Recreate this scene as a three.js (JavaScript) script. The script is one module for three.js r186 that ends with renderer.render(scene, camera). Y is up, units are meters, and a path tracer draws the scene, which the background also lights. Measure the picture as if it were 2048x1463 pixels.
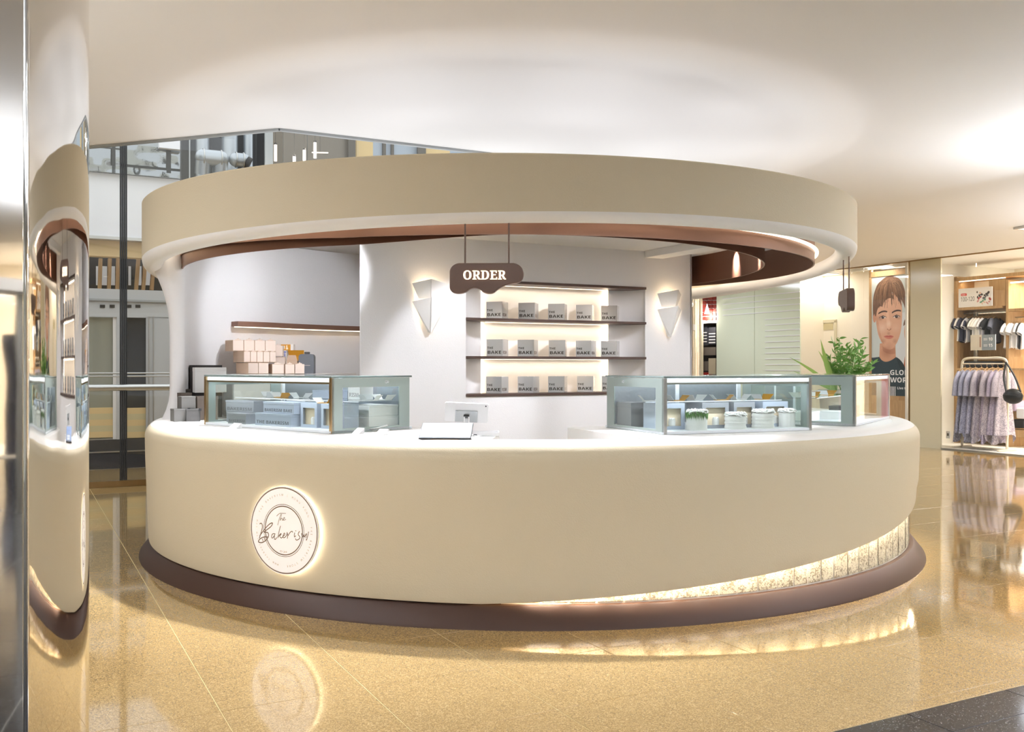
import * as THREE from 'three';
import { mergeGeometries, toCreasedNormals } from 'three/addons/utils/BufferGeometryUtils.js';
import { RoundedBoxGeometry } from 'three/addons/geometries/RoundedBoxGeometry.js';
import { TextGeometry } from 'three/addons/geometries/TextGeometry.js';
import { FontLoader } from 'three/addons/loaders/FontLoader.js';
import { RectAreaLightUniformsLib } from 'three/addons/lights/RectAreaLightUniformsLib.js';

// ---------------------------------------------------------------- camera, sky, exposure, large lights
const scene = new THREE.Scene();
const FOCAL = 1900, HZ = 731.5, EYE = 1.5;
const camera = new THREE.PerspectiveCamera(2 * Math.atan(731.5 / FOCAL) * 180 / Math.PI, 2048 / 1463, 0.05, 200);
camera.position.set(0, EYE, 0);
camera.lookAt(0, EYE, -10);
const renderer = new THREE.WebGLRenderer({ antialias: true });
renderer.toneMapping = THREE.LinearToneMapping;
renderer.toneMappingExposure = 1.0;
renderer.shadowMap.enabled = true;
RectAreaLightUniformsLib.init();
scene.background = new THREE.Color().setRGB(0.92, 0.97, 1.0);
scene.backgroundIntensity = 1.5;

const L = {                 // radiance or candela of every lamp
  panel: 19.5, cove: 8, spot: 44, caseStrip: 18, plinth: 120, niche: 34, shelf: 3, sconce: 0.13, halo: 0.3, order: 2.2, shop: 120, uplight: 14, trough: 118, underCanopy: 14, inner: 24, recess: 9,
};

// building axes: a runs along the shop wall behind the counter, b away from the dark floor border
const YAW = 27.5 * Math.PI / 180, CA = Math.cos(YAW), SA = Math.sin(YAW);
const ab = (a, b, h = 0) => new THREE.Vector3(CA * a - SA * b, h, -(SA * a + CA * b));
const at = (px, py, Z) => new THREE.Vector3((px - 1024) / FOCAL * Z, EYE - (py - HZ) / FOCAL * Z, -Z);
const bOf = (px, A) => { const u = (px - 1024) / FOCAL; return A * (CA - SA * u) / (SA + CA * u); };
const aOf = (px, B) => { const u = (px - 1024) / FOCAL; return B * (SA + CA * u) / (CA - SA * u); };
const zAB = (a, b) => SA * a + CA * b;
const hAB = (py, a, b) => EYE - (py - HZ) / FOCAL * zAB(a, b);

const rad = (d) => d * Math.PI / 180;
let seed = 7;
const rnd = () => { seed = (seed * 1664525 + 1013904223) >>> 0; return seed / 4294967296; };
const rr = (a, b) => a + (b - a) * rnd();

// ---------------------------------------------------------------- naming
const used = new Map();
function numbered(n) { const k = used.get(n) ?? 0; used.set(n, k + 1); return k ? `${n}_${String(k).padStart(3, '0')}` : n; }
function tag(o, label, category, group) { o.userData.label = label; o.userData.category = category; if (group) o.userData.group = group; return o; }
function thing(name, label, category, pos = [0, 0, 0], turn = 0, group) {
  const g = new THREE.Group(); g.name = numbered(name);
  if (pos.isVector3) g.position.copy(pos); else g.position.set(...pos);
  g.rotation.y = turn; scene.add(g);
  return tag(g, label, category, group);
}
function part(parent, name, geo, mat, pos, label) {
  const m = new THREE.Mesh(Array.isArray(geo) ? merge(geo) : geo, mat); m.name = name;
  if (pos) pos.isVector3 ? m.position.copy(pos) : m.position.set(...pos);
  if (label) m.userData.label = label;
  parent.add(m); return m;
}
function struct(name, geo, mat, label) {
  const m = geo ? new THREE.Mesh(Array.isArray(geo) ? merge(geo) : geo, mat) : new THREE.Group();
  m.name = numbered(name); m.userData.kind = 'structure'; if (label) m.userData.label = label; scene.add(m); return m;
}
// ---------------------------------------------------------------- geometry helpers
function merge(list) {
  const l = list.map((g) => { const n = g.index ? g.toNonIndexed() : g.clone(); for (const k of Object.keys(n.attributes)) if (!['position', 'normal', 'uv'].includes(k)) n.deleteAttribute(k); return n; });
  return mergeGeometries(l, false);
}
function metreUV(g) {         // box-projected uv in metres
  const n = g.index ? g.toNonIndexed() : g, p = n.attributes.position, q = n.attributes.normal, uv = new Float32Array(p.count * 2);
  for (let i = 0; i < p.count; i++) {
    const ax = Math.abs(q.getX(i)), ay = Math.abs(q.getY(i)), az = Math.abs(q.getZ(i));
    if (ay >= ax && ay >= az) { uv[2 * i] = p.getX(i); uv[2 * i + 1] = p.getZ(i); }
    else if (ax >= az) { uv[2 * i] = p.getZ(i); uv[2 * i + 1] = p.getY(i); }
    else { uv[2 * i] = p.getX(i); uv[2 * i + 1] = p.getY(i); }
  }
  n.setAttribute('uv', new THREE.BufferAttribute(uv, 2)); return n;
}
const box = (w, h, d, x = 0, y = 0, z = 0) => new THREE.BoxGeometry(w, h, d).translate(x, y, z);
const rbox = (w, h, d, r, x = 0, y = 0, z = 0) => new RoundedBoxGeometry(w, h, d, 2, Math.min(r, w / 2.01, h / 2.01, d / 2.01)).translate(x, y, z);
const cyl = (r, h, x = 0, y = 0, z = 0, n = 20, r2 = r) => new THREE.CylinderGeometry(r2, r, h, n).translate(x, y, z);
function bar(p, q, r, n = 8) {
  const a = new THREE.Vector3(...(p.toArray ? p.toArray() : p)), b = new THREE.Vector3(...(q.toArray ? q.toArray() : q)), d = b.clone().sub(a);
  const g = new THREE.CylinderGeometry(r, r, d.length(), n);
  g.applyQuaternion(new THREE.Quaternion().setFromUnitVectors(new THREE.Vector3(0, 1, 0), d.normalize()));
  return g.translate((a.x + b.x) / 2, (a.y + b.y) / 2, (a.z + b.z) / 2);
}
// surface swept round a vertical axis: prof(th) gives [r, y] points; theta 0 faces the camera
function rev(prof, th0, th1, n, cx, Z, crease = 0.6, closed = false) {
  const f = typeof prof === 'function' ? prof : () => prof, pos = [], uv = [], idx = [];
  let m = 0;
  for (let i = 0; i <= n; i++) {
    const th = th0 + (th1 - th0) * i / n, p = [...f(th)]; if (closed) p.push(p[0]); m = p.length; let s = 0;
    p.forEach(([r, y], j) => {
      if (j) s += Math.hypot(r - p[j - 1][0], y - p[j - 1][1]);
      pos.push(cx + r * Math.sin(th), y, -Z + r * Math.cos(th)); uv.push(th * 3.1, s);
    });
  }
  for (let i = 0; i < n; i++) for (let j = 0; j < m - 1; j++) { const a = i * m + j, b = a + m; idx.push(a, b, a + 1, b, b + 1, a + 1); }
  const g = new THREE.BufferGeometry();
  g.setAttribute('position', new THREE.Float32BufferAttribute(pos, 3)); g.setAttribute('uv', new THREE.Float32BufferAttribute(uv, 2)); g.setIndex(idx);
  const t = toCreasedNormals(g, crease); return t;
}
const arc = (cx, cy, r, a0, a1, n, ry = r) => Array.from({ length: n + 1 }, (_, i) => { const a = a0 + (a1 - a0) * i / n; return [cx + r * Math.cos(a), cy + ry * Math.sin(a)]; });
// horizontal slab from a list of [X, Z] ground points
function slab(pts, y0, y1, holes = [], bevel = 0) {
  const s = new THREE.Shape(pts.map(([x, z]) => new THREE.Vector2(x, z)));
  for (const h of holes) s.holes.push(new THREE.Path(h.map(([x, z]) => new THREE.Vector2(x, z))));
  const g = new THREE.ExtrudeGeometry(s, { depth: y1 - y0 - 2 * bevel, bevelEnabled: bevel > 0, bevelThickness: bevel, bevelSize: bevel, bevelOffset: -bevel, bevelSegments: 2, curveSegments: 24 });
  return g.translate(0, 0, bevel).rotateX(-Math.PI / 2).translate(0, y0, 0);
}
function extr(shape, depth, bevel = 0, seg = 16) {
  return new THREE.ExtrudeGeometry(shape, { depth: depth - 2 * bevel, bevelEnabled: bevel > 0, bevelThickness: bevel, bevelSize: bevel, bevelOffset: -bevel, bevelSegments: 2, curveSegments: seg }).translate(0, 0, bevel);
}
const poly = (p) => new THREE.Shape(p.map(([x, y]) => new THREE.Vector2(x, y)));
// ---------------------------------------------------------------- textures
function canvasTex(w, h, draw, srgb = true) {
  const c = document.createElement('canvas'); c.width = w; c.height = h; draw(c.getContext('2d'), w, h);
  const t = new THREE.CanvasTexture(c); if (srgb) t.colorSpace = THREE.SRGBColorSpace; t.wrapS = t.wrapT = THREE.RepeatWrapping; t.magFilter = THREE.LinearFilter; return t;
}
function dataTex(n, fn, srgb = true) {
  const d = new Uint8Array(n * n * 4);
  for (let y = 0; y < n; y++) for (let x = 0; x < n; x++) { const c = fn(x, y), o = (y * n + x) * 4; d[o] = c[0]; d[o + 1] = c[1]; d[o + 2] = c[2]; d[o + 3] = 255; }
  const t = new THREE.DataTexture(d, n, n); if (srgb) t.colorSpace = THREE.SRGBColorSpace; t.wrapS = t.wrapT = THREE.RepeatWrapping; t.magFilter = THREE.LinearFilter; t.needsUpdate = true; return t;
}
function noiseGrid(n, cells) {   // tileable value noise
  const g = new Float32Array(cells * cells).map(() => rnd());
  return (x, y) => {
    const fx = x / n * cells, fy = y / n * cells, x0 = Math.floor(fx), y0 = Math.floor(fy), u = fx - x0, v = fy - y0, s = u * u * (3 - 2 * u), t = v * v * (3 - 2 * v);
    const q = (i, j) => g[((j % cells + cells) % cells) * cells + (i % cells + cells) % cells];
    return (q(x0, y0) * (1 - s) + q(x0 + 1, y0) * s) * (1 - t) + (q(x0, y0 + 1) * (1 - s) + q(x0 + 1, y0 + 1) * s) * t;
  };
}
const clamp = (v) => Math.max(0, Math.min(255, v));
const rep = (t, u, v = u) => { const c = t.clone(); c.repeat.set(u, v); c.needsUpdate = true; return c; };
const granite = (base, spread, dark, light) => {
  const n1 = noiseGrid(1024, 512), n2 = noiseGrid(1024, 300), n3 = noiseGrid(1024, 170), n4 = noiseGrid(1024, 24);
  return dataTex(1024, (x, y) => {
    const v = (n1(x, y) - 0.5) * 1.1 + (n2(x, y) - 0.5) * 0.8 + (n3(x, y) - 0.5) * 0.35 + (n4(x, y) - 0.5) * 0.06, k = n2(x + 300, y + 77), q = n1(x + 51, y + 419);
    let c = base.map((b, i) => b + v * spread[i]);
    if (k > 0.83) c = c.map((b, i) => b + (light[i] - b) * 0.55); if (q < 0.16) c = c.map((b, i) => b + (dark[i] - b) * 0.55);
    return c.map(clamp);
  });
};
const TEX = {
  gold: granite([166, 138, 90], [54, 50, 44], [118, 90, 52], [230, 204, 150]),
  dark: granite([32, 34, 39], [40, 40, 42], [18, 18, 22], [170, 172, 178]),
  stucco: (() => { const a = noiseGrid(512, 150), b = noiseGrid(512, 60), c = noiseGrid(512, 256); return dataTex(512, (x, y) => { const v = 255 * (0.45 * a(x, y) + 0.35 * b(x, y) + 0.2 * c(x, y)); return [v, v, v]; }, false); })(),
  ripple: (() => { const a = noiseGrid(256, 6), b = noiseGrid(256, 14); return dataTex(256, (x, y) => { const v = 255 * (0.7 * a(x, y) + 0.3 * b(x, y)); return [v, v, v]; }, false); })(),
  travertine: (() => { const a = noiseGrid(512, 70), b = noiseGrid(512, 150), c = noiseGrid(512, 20); return dataTex(512, (x, y) => { const v = a(x, y) * 0.55 + b(x, y) * 0.3 + c(x, y) * 0.15, pit = v < 0.38 ? 1 : v < 0.46 ? 0.5 : 0; return [206 - 62 * pit + 20 * c(x, y), 196 - 66 * pit + 20 * c(x, y), 172 - 66 * pit + 18 * c(x, y)].map(clamp); }); })(),
  wood: (() => { const a = noiseGrid(512, 128), b = noiseGrid(512, 9); return dataTex(512, (x, y) => { const v = a(x, y / 22) * 0.6 + b(x, y / 6) * 0.4; return [214 - 40 * v, 180 - 44 * v, 134 - 44 * v].map(clamp); }); })(),
  brushed: (() => { const a = noiseGrid(512, 512); return dataTex(512, (x, y) => { const v = 120 + 90 * a(x / 30, y); return [v, v, v]; }, false); })(),
  marbled: (() => { const a = noiseGrid(256, 40), b = noiseGrid(256, 90); return dataTex(256, (x, y) => { const v = a(x, y) * 0.6 + b(x, y) * 0.4; const k = v > 0.55 ? 1 : v > 0.48 ? 0.5 : 0; return [220 - 46 * k, 218 - 46 * k, 226 - 40 * k]; }); })(),
};
// ---------------------------------------------------------------- materials
const std = (o) => { const m = new THREE.MeshPhysicalMaterial(o); return m; };
const col = (h) => new THREE.Color(h);
const M = {
  cream: std({ color: col('#d3c5a8'), roughness: 0.6, bumpMap: rep(TEX.stucco, 2.6), bumpScale: 0.0008 }),
  wall: std({ color: col('#e4e2e2'), roughness: 0.75, bumpMap: rep(TEX.stucco, 2.6), bumpScale: 0.001 }),
  litEdge: std({ color: col('#f4f1ec'), roughness: 0.6 }),  // paler copy of the plaster, imitates strong kiosk light on edges
  niche: std({ color: col('#efe6da'), roughness: 0.8 }),
  ceiling: std({ color: col('#f2efea'), roughness: 0.9 }),
  white: std({ color: col('#efedea'), roughness: 0.5 }),
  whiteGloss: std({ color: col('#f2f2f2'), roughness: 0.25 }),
  brown: std({ color: col('#6e4a38'), roughness: 0.38, metalness: 0.55 }),
  copper: std({ color: col('#8c6a5a'), roughness: 0.42, metalness: 0.45 }),
  darkBrown: std({ color: col('#4a3830'), roughness: 0.5, metalness: 0.2 }),
  skirting: std({ color: col('#432d22'), roughness: 0.48, specularIntensity: 0.6 }),
  gold: std({ map: rep(TEX.gold, 0.78), roughness: 0.06, ior: 2.3, clearcoat: 0.25, clearcoatRoughness: 0.04 }),
  goldJoint: std({ color: col('#d8c48c'), roughness: 0.4 }),
  dark: std({ map: rep(TEX.dark, 0.78), roughness: 0.1, ior: 1.5, specularIntensity: 0.7 }),
  darkJoint: std({ color: col('#8e8e8e'), roughness: 0.4 }),
  travertine: std({ map: rep(TEX.travertine, 1), roughness: 0.75, bumpMap: rep(TEX.stucco, 2), bumpScale: 0.004 }),
  grout: std({ color: col('#f6efdf'), roughness: 0.8 }),
  chrome: std({ color: col('#e6e3de'), metalness: 1, roughness: 0.03, bumpMap: rep(TEX.ripple, 0.8), bumpScale: 0.0004 }),
  steel: std({ color: col('#c9c9c6'), metalness: 1, roughness: 0.28 }),
  bronze: std({ color: col('#a58a64'), metalness: 1, roughness: 0.3 }),
  mirrorBox: std({ color: col('#dcdbda'), metalness: 0.6, roughness: 0.12 }),
  endPanel: std({ color: col('#a3b0ab'), metalness: 0.55, roughness: 0.42, roughnessMap: null }),
  glass: std({ color: 0xffffff, transmission: 1, roughness: 0, thickness: 0, ior: 1.5 }),
  glassGreen: std({ color: col('#fafdfb'), transmission: 1, roughness: 0, thickness: 0, ior: 1.5 }),
  rearDoor: std({ color: col('#8b9298'), metalness: 0.6, roughness: 0.5, bumpMap: rep(TEX.ripple, 2), bumpScale: 0.002 }),
  topGlass: std({ color: col('#8a9a98'), metalness: 0.5, roughness: 0.08 }),
  coolWhite: std({ color: col('#eef2f6'), roughness: 0.4 }),
  black: std({ color: col('#1a1a1c'), roughness: 0.4 }),
  soot: std({ color: col('#2c2d2f'), roughness: 0.6 }),
  grayMetal: std({ color: col('#a9adae'), metalness: 0.6, roughness: 0.4 }),
  duct: std({ color: col('#b9bfc4'), metalness: 0.85, roughness: 0.38 }),
  wood: std({ map: rep(TEX.wood, 1.2), roughness: 0.55 }),
  creamBox: std({ color: col('#cdb197'), roughness: 0.75 }),
  creamBoxLight: std({ color: col('#e2d0c2'), roughness: 0.75 }),
  lining: std({ color: col('#fbe9cc'), roughness: 0.7 }),
  greyBox: std({ color: col('#484644'), roughness: 0.6 }),
  greyLight: std({ color: col('#64625e'), roughness: 0.6 }),
  paleBox: std({ color: col('#c2c0bd'), roughness: 0.65 }),
  taupeBox: std({ color: col('#50463d'), roughness: 0.65 }),
  darkBox: std({ color: col('#2e2926'), roughness: 0.6 }),
  paper: std({ color: col('#f7f6f4'), roughness: 0.7 }),
  orange: std({ color: col('#d99a2b'), roughness: 0.6 }),
  frosting: std({ color: col('#f6f5f3'), roughness: 0.6 }),
  leaf: std({ color: col('#7fb35c'), roughness: 0.5, transmission: 0.3, thickness: 0 }),
  leafPale: std({ color: col('#a4c86a'), roughness: 0.5, transmission: 0.3, thickness: 0 }),
  greenPanel: std({ color: col('#e2ead4'), roughness: 0.12, ior: 1.6 }),
  creamPanel: std({ color: col('#d9d0b2'), roughness: 0.2 }),
  shopWall: std({ color: col('#f0ede2'), roughness: 0.7 }),
  shopWarm: std({ color: col('#f3ead6'), roughness: 0.7 }),
  redTile: std({ color: col('#9b4038'), roughness: 0.3 }),
  rackMetal: std({ color: col('#e2d8c4'), roughness: 0.4 }),
};
const glow = (hex, k) => std({ color: 0x111111, emissive: col(hex), emissiveIntensity: k, roughness: 0.6 });
const G = { warm: glow('#ffecd0', 3.0), cool: glow('#f4f8ff', 2.2), white: glow('#fff4e6', 2.4), halo: glow('#fff0d8', 5), letter: glow('#ffeccc', 2.6), strip: glow('#ffd79a', 6) };
// lamps: radiance panels, points and spots (children of the thing they belong to)
function area(parent, pos, dir, xdir, w, h, k, hex = '#ffffff') {   // world place and direction
  const l = new THREE.RectAreaLight(col(hex), k, w, h), z = dir.clone().normalize().negate(), x = xdir.clone().sub(z.clone().multiplyScalar(xdir.dot(z))).normalize(), y = z.clone().cross(x);
  parent.updateMatrixWorld(true); parent.add(l); l.name = 'area_light';
  l.quaternion.setFromRotationMatrix(new THREE.Matrix4().makeBasis(x, y, z)).premultiply(parent.getWorldQuaternion(new THREE.Quaternion()).invert());
  l.position.copy(parent.worldToLocal(pos.clone())); return l;
}
function spot(parent, pos, target, cd, angle, penumbra, hex = '#ffffff', size = 1.5) {
  const l = new THREE.SpotLight(col(hex), cd, 0, angle, penumbra); parent.updateMatrixWorld(true);
  l.position.copy(parent.worldToLocal(pos.clone())); l.target.position.copy(parent.worldToLocal(target.clone())); l.shadow.radius = size; l.name = 'spot_light'; l.target.name = 'aim';
  parent.add(l, l.target); return l;
}
function point(parent, pos, cd, hex = '#ffffff', size = 1) {
  const l = new THREE.PointLight(col(hex), cd); parent.updateMatrixWorld(true); l.position.copy(parent.worldToLocal(pos.clone())); l.shadow.radius = size; l.name = 'point_light'; parent.add(l); return l;
}
const V = (x, y, z) => new THREE.Vector3(x, y, z), UP = V(0, 1, 0), DOWN = V(0, -1, 0), D1 = V(CA, 0, -SA), D2 = V(-SA, 0, -CA);
const toXZ = (list) => list.map(([a, b]) => [CA * a - SA * b, SA * a + CA * b]).map(([x, z]) => [x, z]);

// ================================================================ the setting
const CEIL = 3.47;
// floor: golden granite tiles, a dark granite band near the camera
{
  const floor = struct('floor', slab(toXZ([[-9, -9], [18, -9], [18, 26], [-9, 26]]), -0.3, -0.0025), M.goldJoint);
  const T = 0.655, geos = [0, 1, 2, 3].map((k) => {
    const g = metreUV(new RoundedBoxGeometry(T - 0.004, 0.02, T - 0.004, 1, 0.0012)), u = g.attributes.uv;
    for (let i = 0; i < u.count; i++) u.setXY(i, u.getX(i) + k * 0.37, u.getY(i) + k * 0.59); return g;
  });
  const flat = geos.map((g) => g.clone());
  const cells = [];
  for (let i = -14; i < 18; i++) for (let j = -1; j < 16; j++) {
    const a = 3.404 + (i + 0.5) * T, b = 3.592 + (j + 0.5) * T, p = ab(a, b);
    if (b > 12.7) continue;
    if (Math.hypot(p.x - 0.16, p.z + 8.71) < 2.6) continue;
    cells.push([a, b, p]);
  }
  const seen = (p) => { const Z = -p.z; if (Z < 2.5) return 0; const px = 1024 + p.x / Z * FOCAL; return px > -150 && px < 2200 ? 1 / (Z * Z) : 0; };
  cells.sort((p, q) => seen(q[2]) - seen(p[2]));
  const rest = [];
  cells.forEach(([a, b, p], k) => {
    const v = Math.floor(rnd() * 4), q = Math.floor(rnd() * 4) * Math.PI / 2;
    if (k < 270) { const m = part(floor, k ? 'tile_' + String(k).padStart(3, '0') : 'tile', geos[v], M.gold, [p.x, -0.01, p.z]); m.rotation.y = YAW + q; }
    else rest.push(geos[v].clone().rotateY(YAW + q).translate(p.x, -0.01, p.z));
  });
  part(floor, 'far_tiles', rest, M.gold).userData.kind = 'stuff';
  // narrow gold border strips and the dark band
  const strip = metreUV(new RoundedBoxGeometry(T - 0.004, 0.02, 0.079, 1, 0.0012)), dk = metreUV(new RoundedBoxGeometry(T - 0.004, 0.02, T - 0.004, 1, 0.0012)), dk0 = metreUV(new RoundedBoxGeometry(T - 0.004, 0.02, 0.23, 1, 0.0012));
  let n = 0;
  const put = (name, g, a, b, mat) => { const p = ab(a, b), m = part(floor, name, g, mat, [p.x, -0.01, p.z]); m.rotation.y = YAW; };
  for (let i = -6; i < 8; i++) {
    const a = 3.404 + (i + 0.5) * T, s = i + 6 ? '_' + String(i + 6).padStart(3, '0') : '';
    put('border_tile' + s, strip, a, 2.8965, M.gold); put('dark_border_tile' + s, dk0, a + 0.0, 2.737, M.dark);
    for (let j = 0; j < 3; j++) { put('dark_tile' + (n ? '_' + String(n).padStart(3, '0') : ''), dk, a, 2.62 - (j + 0.5) * T, M.dark); n++; }
  }
  part(floor, 'dark_joint_bed', slab(toXZ([[-3, 0.3], [9, 0.3], [9, 2.853], [-3, 2.853]]), -0.021, -0.0022), M.darkJoint);
  part(floor, 'dark_surround', [slab(toXZ([[-9, -9], [18, -9], [18, 0.62], [-9, 0.62]]), -0.021, 0), slab(toXZ([[8.66, 0.62], [18, 0.62], [18, 2.85], [8.66, 2.85]]), -0.021, 0), slab(toXZ([[-9, 0.62], [-0.53, 0.62], [-0.53, 2.85], [-9, 2.85]]), -0.021, 0)], M.dark);
  part(floor, 'gold_surround', [slab(toXZ([[-9, 2.925], [-5.8, 2.925], [-5.8, 12.7], [-9, 12.7]]), -0.021, 0), slab(toXZ([[-9, 12.7], [18, 12.7], [18, 26], [-9, 26]]), -0.021, 0), slab(toXZ([[8.66, 2.85], [14.82, 2.85], [14.82, 2.94], [8.66, 2.94]]), -0.021, 0)], M.gold);
}
// ceiling with the opening to the hall with the lifts
{
  const pts = [[-9, -9], [18, -9], [18, 26], [7, 26], [7, 7.87], [1.94, 7.87], [-2.4, 12.4], [-9, 19]];
  const ceiling = struct('ceiling', slab(toXZ(pts), CEIL, CEIL + 0.45), M.ceiling);
  const edge = (p, q) => { const A = ab(p[0], p[1], CEIL - 0.005), B = ab(q[0], q[1], CEIL - 0.005), d = A.distanceTo(B); const g = box(d, 0.03, 0.035); g.rotateY(Math.atan2(-(B.z - A.z), B.x - A.x)); return g.translate((A.x + B.x) / 2, A.y, (A.z + B.z) / 2); };
  part(ceiling, 'edge_trim', [edge([1.93, 7.89], [7, 7.89]), edge([1.93, 7.89], [-2.4, 12.42]), edge([-2.4, 12.42], [-9, 19.02])], M.grayMetal, null, 'dark metal trim along the ceiling opening');
}
// outer walls (mostly outside the frame; the steel column mirrors them)
struct('wall_rear', slab(toXZ([[-9.2, -9.2], [18, -9.2], [18, -9], [-9.2, -9]]), 0, 9), M.shopWall);
struct('wall_left', slab(toXZ([[-9.2, -9], [-9, -9], [-9, 26], [-9.2, 26]]), 0, 9), M.shopWall);
struct('wall_back', slab(toXZ([[-9, 22], [18, 22], [18, 22.2], [-9, 22.2]]), 0, 9), M.grayMetal);
struct('wall_right', slab(toXZ([[18, -9], [18.2, -9], [18.2, 22], [18, 22]]), 0, 3.6), M.shopWarm);
// flush panels added to the mall ceiling to brighten the scene, outside the picture
for (const [a, b, k = 1] of [[-1, -3], [3.5, -3], [8, -3], [-1, 0.6], [4.5, 0.4], [8.6, 1.6], [12.4, 14, 1.1], [13, 17, 1.1], [10.5, 11.5, 1], [13, 8.2, 1.4], [13, 5.6, 1.4], [-1.2, 6.8, 1.0], [-1.6, 4.4, 0.9]]) {
  const t = thing('added_ceiling_light', 'added flush square light panel in the white mall ceiling above the aisle', 'ceiling light', ab(a, b, CEIL - 0.02), YAW, 'added light panels of the mall ceiling');
  part(t, 'frame', [box(0.94, 0.03, 0.04, 0, 0, 0.45), box(0.94, 0.03, 0.04, 0, 0, -0.45), box(0.04, 0.03, 0.86, 0.45), box(0.04, 0.03, 0.86, -0.45)], M.steel);
  part(t, 'diffuser', box(0.86, 0.01, 0.86), G.cool);
  area(t, ab(a, b, CEIL - 0.045), DOWN, D1, 0.84, 0.84, L.panel * k, '#eef4ff');
}

// small downlights in the ceiling before the kiosk, above the picture; the steel column mirrors them
for (let i = 0; i < 9; i++) {
  const th = rad(-42 + i * 10.5), p = V(0.16 + 5.3 * Math.sin(th), CEIL - 0.004, -8.71 + 5.3 * Math.cos(th)), t = thing('downlight', 'small round downlight in the ceiling on an arc before the kiosk', 'ceiling light', p, 0, 'downlights on an arc before the kiosk');
  part(t, 'trim', cyl(0.07, 0.012, 0, -0.002), M.steel); part(t, 'bulb', cyl(0.052, 0.006, 0, -0.011), G.halo); spot(t, p.clone().add(V(0, -0.03, 0)), p.clone().add(V(0, -2, 0)), 6, 0.6, 0.8, '#fff4e4', 2);
}
// light troughs added outside the picture to whiten the ceiling
for (const [x, z, w, turn] of [[6.9, 4.6, 3.0, 0.9], [8.3, 10.8, 2.2, 1.1], [-4.6, 3.2, 2, -0.4], [0.4, -2.6, 4, 0], [5.6, -1.5, 4, 0.5]]) {
  const t = thing('added_trough', 'added long white trough lamp on a post, out of view, that lights the ceiling', 'lamp', [x, 2.3, -z], turn, 'added indirect lamps out of view');
  part(t, 'housing', [box(w, 0.02, 0.4, 0, -0.06, 0), box(w, 0.12, 0.02, 0, -0.01, 0.2), box(w, 0.12, 0.02, 0, -0.01, -0.2), box(0.02, 0.12, 0.4, w / 2, -0.01), box(0.02, 0.12, 0.4, -w / 2, -0.01)], M.white);
  part(t, 'tube', box(w - 0.06, 0.02, 0.3, 0, -0.035), G.white);
  part(t, 'post', cyl(0.05, 2.23, 0, -1.185), M.steel);
  area(t, V(x, 2.29, -z), UP, V(Math.cos(turn), 0, -Math.sin(turn)), w - 0.08, 0.3, L.trough, '#e8f1ff');
}

{
  const p = ab(8.35, 3.9, 2.3), t = thing('added_trough', 'added unseen trough lamp with one high side that cuts its light on the ceiling', 'lamp', p, YAW);  // added trough, its high side shapes a sharp light edge overhead
  part(t, 'housing', [box(0.4, 0.02, 3, 0, -0.06, 0), box(0.02, 0.34, 3, 0.2, 0.1, 0), box(0.02, 0.12, 3, -0.2, -0.01, 0), box(0.4, 0.12, 0.02, 0, -0.01, 1.5), box(0.4, 0.12, 0.02, 0, -0.01, -1.5)], M.white);
  part(t, 'tube', box(0.08, 0.02, 2.9, 0, -0.035, 0), G.white); part(t, 'post', cyl(0.05, 2.23, 0, -1.185), M.steel);
  area(t, p.clone().add(V(0, -0.015, 0)), UP, D2, 2.85, 0.08, L.trough * 1.1, '#e8f1ff');
}

// ================================================================ the round kiosk
const KX = 0.16, KZ = 8.71, CX = -0.10;            // counter axis and canopy axis
const pol = (th, r, y, cx = KX) => V(cx + r * Math.sin(th), y, -KZ + r * Math.cos(th));

const COUNTER = 1.065;
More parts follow.
